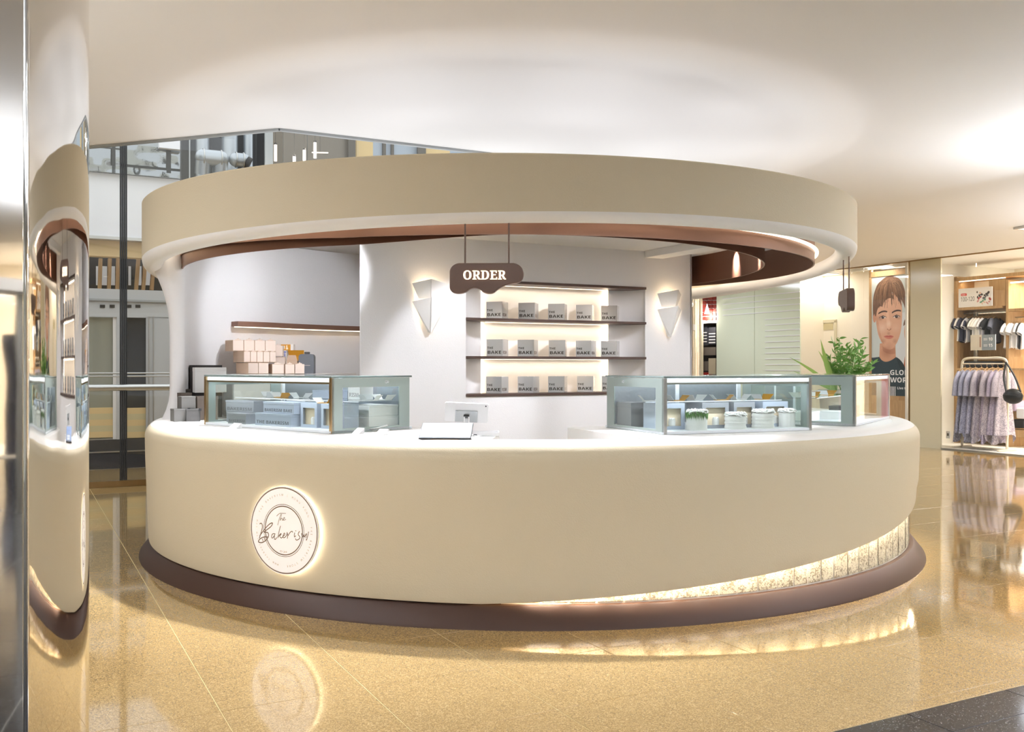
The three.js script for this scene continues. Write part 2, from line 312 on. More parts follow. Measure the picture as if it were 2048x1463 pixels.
// lower rim of the counter body: level on the left, rising to the right
const rimAt = (th) => { const d = th * 180 / Math.PI; const e = Math.max(0, d + 6); return 0.128 + 0.0026 * e + 0.000028 * e * e; };
{
  const t = thing('kiosk_counter', 'long curved cream plaster counter of the round bakery kiosk, with rounded top edge', 'counter', [0, 0, 0]);
  const body = (th) => {
    const y = rimAt(th);
    return [[3.2, y + 0.062], [3.248, y + 0.06], [3.248, y + 0.004], [3.251, y], [3.259, y + 0.003], [3.263, y + 0.02], [3.268, y + 0.1], [3.281, 0.62], [3.287, 0.78], [3.29, COUNTER - 0.115], ...arc(3.17, COUNTER - 0.115, 0.12, 0, 0.85, 8, 0.115)];
  };
  const top = [...arc(3.17, COUNTER - 0.115, 0.12, 0.85, Math.PI / 2, 9, 0.115), [3.09, COUNTER], [3.08, COUNTER - 0.01], [3.08, 0.12]];
  part(t, 'lit_counter_top', rev(top, rad(-112), rad(128), 240, KX, KZ, 0.6), M.litEdge, null, 'rounded top of the counter, whitened for the light on it');  // bright lamp light on the cream top is put into this colour
  part(t, 'body', rev(body, rad(-112), rad(128), 240, KX, KZ, 0.5), M.cream);
  // worktops behind the rim: left one under a glass case, right one under two
  const ring = (r, d0, d1, n = 24) => Array.from({ length: n + 1 }, (_, i) => { const th = rad(d0 + (d1 - d0) * i / n); return [KX + r * Math.sin(th), KZ - r * Math.cos(th)]; });
  part(t, 'worktop', slab([...ring(3.09, -108, -5.3), [-0.083, 6.1], [-0.5, 6.2], [-0.66, 6.72], ...ring(2.1, -26, -108)], 0.72, COUNTER - 0.001), M.white);
  part(t, 'worktop', slab([...ring(3.09, 12.2, 126), ...ring(2.1, 126, 40), [0.62, 6.9], [0.394, 6.74]], 0.72, COUNTER - 0.001), M.white);
  part(t, 'cabinet_front', rev([[3.0, 0.72], [3.0, 0.1]], rad(-105), rad(124), 100, KX, KZ), M.white);
  part(t, 'skirting', rev([[3.335, 0], [3.331, 0.012], [3.252, 0.112], [3.242, 0.121], [3.12, 0.121], [3.12, 0]], rad(-112), rad(128), 240, KX, KZ, 0.5), M.skirting, null, 'dark brown sloping metal skirting');
  part(t, 'plinth', rev([[3.2085, 0.1], [3.2085, 0.6]], rad(-4), rad(120), 120, KX, KZ), M.grout);
  // stone tiles of the lit plinth
  let d = -2.0, k = 0;
  while (d < 104) {  // about 14 cm each
    const w = rr(2.0, 2.75), d1 = d + w, r = 3.212 + rr(-0.002, 0.003);
    const g = rev([[3.19, 0.13], [r - 0.003, 0.13], [r, 0.133], [r, 0.425], [r - 0.003, 0.428], [3.19, 0.428]], rad(d), rad(d1), 3, KX, KZ, 0.4);
    const u = g.attributes.uv; for (let i = 0; i < u.count; i++) u.setXY(i, u.getX(i) * 1.6 + k * 0.31, u.getY(i) * 1.6 + k * 0.17);
    part(t, 'brick' + (k ? '_' + String(k).padStart(3, '0') : ''), g, M.travertine);
    d = d1 + 0.22; k++;
  }
  // warm light strip under the rising rim
  const ledProf = (th) => { const y = rimAt(th) + 0.05; return [[3.226, y], [3.242, y], [3.242, y + 0.008], [3.226, y + 0.008]]; };
  part(t, 'light_strip', rev(ledProf, rad(-7), rad(118), 110, KX, KZ, 0.3, true), G.strip, null, 'glowing warm light strip under the rim');
  for (let i = 0; i < 24; i++) {
    const th = rad(0 + i * 4.4), p = pol(th, 3.232, rimAt(th) + 0.046), tan = V(Math.cos(th), 0, -Math.sin(th));
    area(t, p, V(-0.1 * Math.sin(th), -1, -0.1 * Math.cos(th)), tan, 0.25, 0.016, L.plinth, '#fff0da');
  }
}
// canopy ring with two hanging metal drums
const yTop = (th) => 2.767 + 0.018 * (3.07 - 3.07 * Math.cos(th)), yBot = (th) => { const dz = 3.07 - 3.07 * Math.cos(th); return 2.362 + 0.018 * (CX + 3.07 * Math.sin(th)) - 0.01 * dz - 0.0035 * dz * dz; };
{
  const t = thing('kiosk_canopy', 'large cream plaster ring canopy hanging over the round kiosk, brown metal drums inside', 'canopy', [0, 0, 0]);
  const prof = (th) => {
    const dz = 3.07 - 3.07 * Math.cos(th), ry = 0.055 + 0.012 * dz, y = yBot(th), T = yTop(th);
    return [[2.9, T - 0.008], [2.908, T], [3.062, T], [3.07, T - 0.008], [3.07, y + 0.2], [3.07, y + ry], [2.9, y + ry]];
  };
  const litEdge = (th) => { const dz = 3.07 - 3.07 * Math.cos(th), ry = 0.055 + 0.012 * dz, y = yBot(th); return [[3.07, y + ry], ...arc(2.985, y + ry, 0.085, 0, -Math.PI, 16, ry).slice(1)]; };
  part(t, 'lit_lower_lip', rev(litEdge, 0, 2 * Math.PI, 300, CX, KZ, 0.9), M.litEdge, null, 'rounded lower edge, whitened for the light on it');  // same plaster as the fascia, whitened to imitate interior light
  part(t, 'fascia', rev(prof, 0, 2 * Math.PI, 300, CX, KZ, 0.55, true), M.cream);
  const outer = (th) => { const y = 2.325 + 0.012 * (2.76 - 2.76 * Math.cos(th)) + 0.09 * Math.max(0, -Math.sin(th) - 0.35); return [[2.76, y], [2.76, 2.66], [2.748, 2.66], [2.748, y]]; };
  part(t, 'outer_drum', rev(outer, 0, 2 * Math.PI, 240, -0.12, KZ, 0.4, true), M.copper, null, 'reddish brown metal drum');
  const inner = (th) => { const X = -0.325 + 2.555 * Math.sin(th), k = Math.max(0, Math.min(1, (X + 1.1) / 1.3)), y = 2.298 + 0.062 * k * k * (3 - 2 * k); return [[2.555, y], [2.555, 2.645], [2.543, 2.645], [2.543, y]]; };
  part(t, 'inner_drum', rev(inner, 0, 2 * Math.PI, 240, -0.325, KZ, 0.4, true), M.brown, null, 'darker brown metal drum');
  part(t, 'soffit', rev([[0.001, 2.645], [2.755, 2.645], [2.755, 2.675], [0.001, 2.675]], 0, 2 * Math.PI, 120, -0.12, KZ, 0.4), M.wall, null, 'pale inner ceiling');
  part(t, 'light_strip', rev([[2.765, 2.43], [2.79, 2.43], [2.79, 2.445], [2.765, 2.445]], 0, 2 * Math.PI, 160, -0.12, KZ, 0.3, true), G.warm, null, 'glowing strip in the gap of the ring');
  const N = 30;
  for (let i = 0; i < N; i++) {
    const th = 2 * Math.PI * (i + 0.5) / N, tan = V(Math.cos(th), 0, -Math.sin(th)), w = 2 * Math.PI * 2.78 / N - 0.02;
    area(t, pol(th, 2.8, 2.452, -0.12), V(0.15 * Math.sin(th), 1, 0.15 * Math.cos(th)), tan, w, 0.03, L.cove, '#f4f6ff');
    if (i % 2) area(t, pol(th, 2.8, 2.425, -0.12), V(0.5 * Math.sin(th), -1, 0.5 * Math.cos(th)), tan, w * 2, 0.02, L.underCanopy, '#fff0dc');
  }
  // flat lamps added unseen in the inner ceiling to brighten walls and counter
  for (const d of [-70, -42, -14, 14, 42, 70]) { const th = rad(d), p = pol(th, 1.9, 2.638, -0.2), x = V(Math.cos(th), 0, -Math.sin(th)), g = box(0.5, 0.01, 0.14).rotateY(th).translate(p.x, p.y + 0.004, p.z); part(t, 'added_lamp_panel', g, G.cool); area(t, p.clone().add(V(0, -0.008, 0)), DOWN, x, 0.48, 0.12, L.inner, '#f6f8ff'); }
  // wide uplights on top of the inner ceiling
  for (const [n, r] of [[10, 2.35], [6, 1.4], [1, 0.01]]) for (let i = 0; i < n; i++) { const th = 2 * Math.PI * (i + 0.5) / n; area(t, pol(th, r, 2.69, -0.12), UP, V(Math.cos(th), 0, -Math.sin(th)), 0.9, 0.2, L.uplight * 0.3, '#f2f5ff'); }
}
// recessed spotlights of the kiosk ceiling
{
  const spots = [[-56, 2.3, 2.9], [-42, 2.3, 2.95], [-24, 2.3, 3.0], [-6, 2.3, 3.05], [12, 2.3, 3.05], [30, 2.3, 3.0], [48, 2.3, 2.95], [66, 2.3, 2.95], [84, 2.3, 2.95], [102, 2.3, 2.9]];
  for (const [d, r, r2] of spots) {
    const th = rad(d), p = pol(th, r, 2.63, -0.12), t = thing('spotlight', 'small recessed spotlight in the pale inner ceiling, aimed at the counter', 'spotlight', p, 0, 'recessed spotlights over the counter');
    part(t, 'trim', rev([[0.036, 0.012], [0.036, -0.004], [0.05, -0.004], [0.05, 0.015]], 0, 2 * Math.PI, 20, 0, 0, 0.4, true), M.white);
    part(t, 'bulb', cyl(0.034, 0.006, 0, 0.006), G.white);
    spot(t, p.clone().add(V(0, -0.012, 0)), pol(th, r2, COUNTER), L.spot, 0.5, 0.8, '#f3f6ff', 2);
  }
  for (const [a, b, ta, h, k] of [[3.6, 6.6, 3.5, 1.5, 1], [4.6, 6.5, 4.6, 1.45, 1.0], [5.6, 6.6, 5.5, 1.5, 0.6], [2.3, 7.0, 2.2, 1.9, 1.21]]) {  // last one added to brighten the curved left wall
    const p = ab(a, b, 2.63), t = thing('spotlight', 'small recessed spotlight in the pale inner ceiling, aimed at the wall', 'spotlight', p, 0, 'recessed spotlights before the wall');
    part(t, 'trim', rev([[0.036, 0.012], [0.036, -0.004], [0.05, -0.004], [0.05, 0.015]], 0, 2 * Math.PI, 20, 0, 0, 0.4, true), M.white);
    part(t, 'bulb', cyl(0.034, 0.006, 0, 0.006), G.white);
    spot(t, p.clone().add(V(0, -0.012, 0)), ab(ta, k > 1.2 ? 9.1 : 7.8, h), L.spot * 0.16 * k, 0.5, 0.25, '#f3f6ff', 1.5);
  }
}
const LEFTWALL = [[-2.706, 7.863], [-2.74, 8.12], [-2.65, 8.44], [-2.37, 8.75], [-2.07, 9.2], [-1.6, 9.7], [-1.2, 9.95]];
// curved wall on the left, its outer side sweeping out to counter and canopy
{
  const outR = (y) => 2.86 + 0.19 * Math.pow(Math.max(0, (y - 1.75) / 0.65), 2.2) + 0.10 * Math.pow(Math.max(0, (1.3 - y) / 0.3), 2);
  const prof = () => { const o = []; for (let i = 0; i <= 20; i++) { const y = 1.0 + 1.42 * i / 20; o.push([outR(y), y]); } return [[2.83, 2.42], [2.83, 1.0], ...o]; };
  const w = struct('wall_left_curved', null, null, 'pale curved plaster wall at the left of the kiosk');
  // inner face: an S-curve in plan that runs back to the central wall
  const sp = new THREE.CatmullRomCurve3(LEFTWALL.map(([x, z]) => V(x, 0, -z)), false, 'centripetal'), P = sp.getSpacedPoints(60), ip = [], ii = [], iu = [];
  P.forEach((p, i) => { ip.push(p.x, 0.9, p.z, p.x, 2.64, p.z); iu.push(i * 0.05, 0.9, i * 0.05, 2.64); if (i) { const a = i * 2 - 2; ii.push(a, a + 1, a + 2, a + 1, a + 3, a + 2); } });
  const ig = new THREE.BufferGeometry(); ig.setAttribute('position', new THREE.Float32BufferAttribute(ip, 3)); ig.setAttribute('uv', new THREE.Float32BufferAttribute(iu, 2)); ig.setIndex(ii); ig.computeVertexNormals();
  part(w, 'inner_face', ig, M.wall);
  part(w, 'plaster_shell', rev(prof, rad(-72), rad(-185), 100, CX, KZ, 0.5), M.wall);
  // rounded front end of the wall
  const cap = []; for (let i = 0; i <= 20; i++) { const y = 1.0 + 1.42 * i / 20, ro = outR(y), rm = (ro + 2.74) / 2, hw = (ro - 2.74) / 2; cap.push([y, rm, hw]); }
  const pos = [], idx = [], n = 8;
  cap.forEach(([y, rm, hw]) => { for (let j = 0; j <= n; j++) { const a = -Math.PI / 2 + Math.PI * j / n, r = rm + hw * Math.sin(a), th = rad(-72) + hw * 0.9 * Math.cos(a) / rm, p = pol(th, r, y, CX); pos.push(p.x, p.y, p.z); } });
  for (let i = 0; i < cap.length - 1; i++) for (let j = 0; j < n; j++) { const a = i * (n + 1) + j, b = a + n + 1; idx.push(a, a + 1, b, b, a + 1, b + 1); }
  const g = new THREE.BufferGeometry(); g.setAttribute('position', new THREE.Float32BufferAttribute(pos, 3)); g.setAttribute('uv', new THREE.Float32BufferAttribute(new Float32Array(pos.length / 3 * 2), 2)); g.setIndex(idx); g.computeVertexNormals();
  part(w, 'wall_end', g, M.wall);
}
// central wall with the recess for the shelves (local frame: x along the wall, z towards the customers)
const WB = 7.795, WA = (t) => 4.519 + t;
{
  const w = struct('wall_center', null, null, 'pale plaster wall behind the counter with a lit recess'); w.position.copy(ab(0, WB, 0)); w.rotation.y = YAW;
  const x0 = WA(-1.922), x1 = WA(1.618), r0 = WA(-0.927), r1 = WA(1.037), s0 = WA(-0.656), s1 = WA(0.768), yb = 1.224, yt = 2.283, dp = 0.26;
  const sh = poly([[x0, 0], [x1, 0], [x1, 2.66], [x0, 2.66]]); sh.holes.push(new THREE.Path([[r0, yb], [r1, yb], [r1, yt], [r0, yt]].map(([x, y]) => new THREE.Vector2(x, y))));
  part(w, 'wall_face', metreUV(extr(sh, 0.02, 0.004).translate(0, 0, -0.02)), M.wall);
  const quad = (pts) => { const g = new THREE.BufferGeometry(); g.setAttribute('position', new THREE.Float32BufferAttribute(pts.flat(), 3)); g.setAttribute('uv', new THREE.Float32BufferAttribute([0, 0, 1, 0, 1, 1, 0, 1], 2)); g.setIndex([0, 1, 2, 0, 2, 3]); g.computeVertexNormals(); return g.toNonIndexed(); };
  const curve = (xa, xb, flip) => { const l = []; for (let i = 0; i <= 12; i++) { const u = i / 12; l.push([xa + (xb - xa) * (1 - Math.cos(u * Math.PI / 2)), -0.02 - (dp - 0.02) * Math.sin(u * Math.PI / 2) * 1]); } return l; };
  for (const [xa, xb] of [[r0, s0], [r1, s1]]) {
    const l = curve(xa, xb), pos = [], idx = [];
    l.forEach(([x, z]) => pos.push(x, yb, z, x, yt, z)); for (let i = 0; i < 12; i++) { const a = i * 2; idx.push(a, a + 1, a + 2, a + 1, a + 3, a + 2); }
    const g = new THREE.BufferGeometry(); g.setAttribute('position', new THREE.Float32BufferAttribute(pos, 3)); g.setAttribute('uv', new THREE.Float32BufferAttribute(new Float32Array(pos.length / 3 * 2), 2)); g.setIndex(idx); g.computeVertexNormals();
    part(w, 'recess_side', g, M.wall);
  }
  part(w, 'recess_back', box(s1 - s0 + 0.5, yt - yb, 0.02, (s0 + s1) / 2, (yt + yb) / 2, -dp - 0.05), M.niche, null, 'warm lit back of the recess');
  part(w, 'recess_top', box(r1 - r0, 0.02, 0.34, (r0 + r1) / 2, yt + 0.01, -0.18), M.wall);
  part(w, 'recess_floor', box(r1 - r0, 0.02, 0.34, (r0 + r1) / 2, yb - 0.01, -0.18), M.wall);
  part(w, 'wall_return', box(0.02, 2.66, 0.9, x1 - 0.01, 1.33, -0.45), M.wall);
  part(w, 'rear_face', box(x1 - x0 - 0.3, 2.66, 0.03, (x0 + x1) / 2 + 0.15, 1.33, -0.42), M.wall);
  const beam = box(0.22, 0.3, 1.1, WA(1.03) + 0.11, 2.58 + 0.15, 0.55); part(w, 'ceiling_beam', beam, M.white, null, 'short white ceiling beam');
  // vertical light strips behind both edges of the recess back
  for (const [x, s] of [[s0 - 0.03, 1], [s1 + 0.03, -1]]) {
    part(w, 'light_strip', box(0.012, yt - yb - 0.02, 0.012, x, (yt + yb) / 2, -dp - 0.025), G.warm);
    area(w, ab(x + s * 0.01, WB + dp + 0.022, (yt + yb) / 2), V(CA * s, 0, -SA * s).multiplyScalar(1).add(D2.clone().multiplyScalar(0.3)), UP, yt - yb, 0.02, L.niche, '#fff0dc');
  }
}

// ================================================================ polished steel column at the left edge
{
  const c = V(-2.10, 0, -2.26), R = 1.0, H = CEIL;
  const t = thing('steel_column', 'huge round column of mirror-polished steel panels at the left edge of the view', 'column', c);
  const seg = (d0, d1, name, r) => part(t, name, rev([[r, 0.0], [r, H]], rad(d0), rad(d1), 90, 0, 0, 0.5), M.chrome);
  // theta 0 faces the camera axis; the joint strip stands where two panels meet
  const J = 84;
  seg(J + 0.7, J + 130, 'steel_panel', R); seg(J + 131.4, J + 258, 'steel_panel', R);
  { const j = rad(J - 0.8), f = rad(16), dx = -Math.cos(j) * Math.cos(f) - Math.sin(j) * Math.sin(f), dz = Math.sin(j) * Math.cos(f) - Math.cos(j) * Math.sin(f), w = 0.8; part(t, 'steel_panel', metreUV(box(w, H, 0.012, w / 2, 0, 0)).rotateY(Math.atan2(-dz, dx)).translate(R * Math.sin(j), H / 2, R * Math.cos(j)), M.chrome); }
  const tube = new THREE.CylinderGeometry(0.011, 0.011, H, 20).translate((R - 0.002) * Math.sin(rad(J)), H / 2, (R - 0.002) * Math.cos(rad(J)));
  part(t, 'joint_strip', tube, M.chrome);
  part(t, 'joint_backing', rev([[R - 0.02, 0], [R - 0.02, H]], rad(J - 2), rad(J + 2), 6, 0, 0), M.black);
}

// ================================================================ shop front on the right (parallel to b, at a = FA)
const FA = 14.82, FT = CEIL;
{
  const fs = struct('window_1', null, null, 'shop front of frameless glass and pale panels');
  const bx = (name, mat, p0, p1, y0, y1, a0, a1, label) => {           // between two picture columns of the front plane
    const b0 = bOf(p0, FA), b1 = bOf(p1, FA), g = metreUV(box(a1 - a0, y1 - y0, Math.abs(b0 - b1), (a0 + a1) / 2, (y0 + y1) / 2, -(b0 + b1) / 2));
    return part(fs, name, g, mat, null, label);
  };
  fs.rotation.y = YAW;
  bx('green_panel', M.greenPanel, 1433, 1508.6, 0, FT, FA, FA + 0.03, 'pale green glossy glass panel');
  bx('green_panel', M.greenPanel, 1509.4, 1600, 0, FT, FA, FA + 0.03, 'pale green glossy glass panel');
  bx('glass_pane', M.glass, 1601, 1702.6, 0.02, FT - 0.02, FA, FA + 0.012);
  bx('glass_pane', M.glass, 1703.4, 1726.8, 0.02, FT - 0.02, FA, FA + 0.012);
  bx('glass_pane', M.glass, 1727.4, 1817.5, 0.02, FT - 0.02, FA, FA + 0.012);
  bx('mullion', M.bronze, 1817.5, 1820, 0, FT, FA - 0.01, FA + 0.05);
  bx('cream_panel', M.creamPanel, 1820, 1881.5, 0, FT, FA, FA + 0.03, 'cream coloured back-painted glass panel');
  bx('glass_pane', M.glass, 1882, 1951.6, 0.02, FT - 0.02, FA, FA + 0.012);
  bx('glass_pane', M.glass, 1952.4, 2090, 0.02, FT - 0.02, FA, FA + 0.012);
  bx('bottom_rail', M.steel, 1882, 2090, 0, 0.02, FA - 0.01, FA + 0.03);
  bx('top_rail', M.bronze, 1601, 2090, FT - 0.02, FT, FA - 0.01, FA + 0.03);
  // further bays towards and behind the camera
  let b = bOf(2090, FA) - 0.01;
  for (let i = 0; i < 8; i++) {
    const w = 2.3, g = box(0.012, FT - 0.04, w - 0.02, FA + 0.006, FT / 2, -(b - w / 2));
    part(fs, 'glass_pane', g, i % 3 === 2 ? M.creamPanel : M.glass); b -= w;
  }
  const bayMat = [std({ color: col('#1d2440'), roughness: 0.4 }), M.shopWall, std({ color: col('#b8342e'), roughness: 0.5 }), M.wood, M.soot, M.shopWarm];
  for (let i = 0; i < 44; i++) { const w = rr(0.1, 0.34), y = rr(1.2, 3.1), bb = 9.8 - i * 0.43; part(fs, 'display_board', box(0.05, y, w, FA + 0.5 + 0.2 * (i % 3), y / 2 + 0.02, -bb), bayMat[i % 6]); }
  const sl = (name, mat, a0, a1, b0, b1, y0, y1) => struct(name, slab(toXZ([[a0, b0], [a1, b0], [a1, b1], [a0, b1]]), y0, y1), mat);
  const bP = bOf(1600, FA), bQ = bOf(1882, FA), bR = bOf(1820, FA);
  sl('floor_shop', M.shopWall, FA + 0.02, 18, -9, bP + 0.3, -0.02, 0.012);
  sl('wall_shop_side', M.shopWarm, FA + 0.03, 18, bP, bP + 0.1, 0, CEIL);
  sl('wall_shop_partition', M.shopWall, FA + 0.03, 18, 12.43, 12.47, 0, CEIL); void bQ; void bR;
  for (const [a, bb, k = 1] of [[16.3, 7.5], [16.3, 10.0], [16.3, 4], [16.3, 0], [16.3, -4], [15.15, 14.9, 0.13], [15.15, 13.2, 0.16]]) {
    const t = thing('shop_light', 'flush light panel in the ceiling of the clothing shop', 'ceiling light', ab(a, bb, CEIL - 0.02), YAW, 'light panels inside the clothing shop');
    part(t, 'frame', [box(0.64, 0.02, 0.03, 0, 0, 0.305), box(0.64, 0.02, 0.03, 0, 0, -0.305), box(0.03, 0.02, 0.58, 0.305), box(0.03, 0.02, 0.58, -0.305)], M.white);
    part(t, 'diffuser', box(0.58, 0.008, 0.58), G.white);
    area(t, ab(a, bb, CEIL - 0.04), DOWN, D1, 0.58, 0.58, L.shop * k, '#fff6ea');
  }
}

// ================================================================ signs
function thetaOn(px, R, cx) {         // angle on a round surface that a picture column meets first
  const u = (px - 1024) / FOCAL, A = 1 + u * u, B = -2 * (u * cx + KZ), C = cx * cx + KZ * KZ - R * R, Z = (-B - Math.sqrt(B * B - 4 * A * C)) / (2 * A);
  return Math.atan2(u * Z - cx, KZ - Z);
}
function stroke(g, pts, w) {
  g.lineWidth = w; g.lineCap = g.lineJoin = 'round'; g.beginPath(); g.moveTo(...pts[0]);
  for (let i = 1; i < pts.length - 1; i++) g.quadraticCurveTo(...pts[i], (pts[i][0] + pts[i + 1][0]) / 2, (pts[i][1] + pts[i + 1][1]) / 2);
  g.lineTo(...pts[pts.length - 1]); g.stroke();
}
const logoTex = canvasTex(1024, 1024, (g, w) => {
  g.fillStyle = '#f7f1ea'; g.fillRect(0, 0, w, w);
  const ink = '#6b5646', c = w / 2, ring = (r, lw) => { g.lineWidth = lw; g.beginPath(); g.arc(c, c, r, 0, 7); g.stroke(); };
  g.strokeStyle = g.fillStyle = ink; ring(497, 14); ring(304, 7); ring(282, 13);
  const round = (txt, r, a0, a1, size) => { g.font = size + 'px sans-serif'; g.textAlign = 'center'; g.textBaseline = 'middle'; [...txt].forEach((ch, i) => { const a = (a0 + (a1 - a0) * i / (txt.length - 1)) * Math.PI / 180; g.save(); g.translate(c + r * Math.sin(a), c - r * Math.cos(a)); g.rotate(a); g.fillText(ch, 0, 0); g.restore(); }); };
  round('THE BAKERISM | HONG KONG', 415, -62, 62, 34); round('- THE BAKERISM STORE', 415, 70, 172, 34); round('WWW.THEBAKERISM.COM -', 415, 192, 292, 30);
  g.font = '30px sans-serif'; const est = 'EST.2018'; [...est].forEach((ch, i) => { const a = (190 - i * 3) * Math.PI / 180; g.save(); g.translate(c + 250 * Math.sin(a + 0.02), c - 250 * Math.cos(a + 0.02)); g.rotate(a + Math.PI); g.fillText(ch, 0, 0); g.restore(); });
  // the handwritten name, as pen strokes
  const P = (x, y) => [c + (x - 622) / 467 * 505, c + (y - 0.226 * (x - 622) - 768) / 612 * 505];
  const write = (w2, ...l) => l.forEach((s) => stroke(g, s.map(([x, y]) => P(x, y)), w2));
  write(7, [[525, 550], [560, 515], [600, 522], [652, 530]], [[585, 530], [562, 590], [546, 650], [540, 678]], [[594, 535], [578, 600], [570, 628], [590, 588], [606, 594], [598, 626], [618, 614], [642, 594], [630, 578], [612, 606], [622, 630], [654, 612]]);
  write(12, [[284, 632], [302, 616], [322, 652], [320, 700], [296, 780], [278, 834]], [[284, 802], [340, 730], [420, 648], [474, 634], [450, 690], [370, 736], [338, 762], [404, 764], [414, 820], [384, 872], [320, 908], [258, 894], [272, 856], [330, 822], [404, 834]]);
  write(9, [[318, 848], [330, 884]], [[344, 832], [356, 872]]);
  write(10, [[502, 800], [468, 786], [448, 832], [460, 864], [490, 830], [502, 794], [488, 850], [500, 890], [524, 856]], [[577, 700], [556, 780], [540, 862]], [[545, 850], [582, 798], [592, 816], [560, 842], [592, 876], [612, 850], [644, 826], [634, 796], [610, 842], [622, 880], [664, 846], [672, 800]], [[670, 800], [682, 832], [674, 884]], [[680, 852], [712, 798], [744, 790], [748, 808]], [[776, 818], [764, 884], [790, 862]], [[788, 790], [793, 796]], [[842, 806], [812, 842], [852, 882], [842, 912], [798, 928], [786, 902]], [[870, 838], [882, 912], [906, 838], [906, 908], [942, 828], [930, 906]], [[966, 828], [940, 948], [934, 930]]);
});
const M2 = {
  logo: std({ map: logoTex, emissiveMap: logoTex, emissive: col('#ffffff'), emissiveIntensity: 0.32, roughness: 0.5 }),
  signBoard: std({ color: col('#664f43'), roughness: 0.4, metalness: 0.3 }),
};
{
  const th = thetaOn(568, 3.3, KX), p = pol(th, 3.293, 0.497), t = thing('round_sign', 'round white backlit shop emblem with handwritten name on the counter front', 'sign', p, th), r = 0.268;
  part(t, 'emblem_face', new THREE.CircleGeometry(r, 72).translate(0, 0, 0.0105), M2.logo);
  part(t, 'disc', rev([[r, 0.01], [r, 0.001], [r - 0.02, -0.002], [0.001, -0.002]], 0, 2 * Math.PI, 72, 0, 0).rotateX(Math.PI / 2), M.whiteGloss);
  part(t, 'halo_strip', new THREE.TorusGeometry(r - 0.016, 0.004, 8, 72).translate(0, 0, -0.01), G.halo, null, 'glowing ring behind the disc');
  for (let i = 0; i < 18; i++) { const a = i / 18 * 2 * Math.PI; area(t, t.localToWorld(V((r - 0.012) * Math.cos(a), (r - 0.012) * Math.sin(a), -0.006)), V(0, 0, -1).add(V(0.9 * Math.cos(a), 0.9 * Math.sin(a), 0)).applyAxisAngle(UP, th), V(-Math.sin(a), Math.cos(a), 0).applyAxisAngle(UP, th), 0.09, 0.012, L.halo * 40, '#fff6e8'); }
}
const boardShape = () => {
  const k = 0.000952, q = (x, y) => [(x - 616) * k, (372 - y) * k], s = new THREE.Shape(), c = (a, b, d) => s.bezierCurveTo(...q(...a), ...q(...b), ...q(...d));
  s.moveTo(...q(442, 277)); s.lineTo(...q(785, 277)); c([828, 282], [850, 315], [850, 345]); c([850, 385], [830, 402], [785, 405]); c([715, 415], [690, 440], [665, 462]); c([640, 476], [600, 470], [585, 452]);
  c([565, 430], [520, 430], [500, 448]); c([475, 472], [435, 472], [412, 466]); c([392, 460], [382, 445], [382, 425]); s.lineTo(...q(382, 335)); c([382, 305], [408, 280], [442, 277]); return s;
};
const serif = await new FontLoader().loadAsync('fonts/droid/droid_serif_bold.typeface.json');
const sansB = await new FontLoader().loadAsync('fonts/droid/droid_sans_bold.typeface.json');
function hangingSign(p, turn, label, rodTop) {
  const t = thing('hanging_sign', label, 'sign', p, turn);
  part(t, 'board', extr(boardShape(), 0.06, 0.006, 20).translate(0, 0, -0.03), M2.signBoard);
  for (const x of [-0.131, 0.133]) part(t, 'rod', bar([x, 0.088, 0], [x, rodTop - p.y, 0], 0.0055, 10), M2.signBoard);
  const g = new TextGeometry('ORDER', { font: serif, size: 0.052, depth: 0.008, curveSegments: 6 }); g.computeBoundingBox(); const b = g.boundingBox, sx = 0.256 / (b.max.x - b.min.x);
  g.translate(-(b.max.x + b.min.x) / 2, -0.026, 0).scale(sx, 1.02, 1).translate(-0.012, 0.018, 0.031);
  part(t, 'letters', g, G.letter, null, 'glowing cream letters'); return t;
}
{
  const t = hangingSign(V(-0.152, 2.028, -5.735), 0, 'dark brown hanging sign reading ORDER in glowing letters', 2.362);
  area(t, V(-0.165, 2.046, -5.69), V(0, 0, 1), V(1, 0, 0), 0.25, 0.05, L.order * 0.35, '#ffe6bf');
  const th = rad(71), p = pol(th, 2.985, 2.03, CX); hangingSign(p, rad(80), 'brown hanging sign seen edge-on at the far right of the canopy', yBot(th));
}

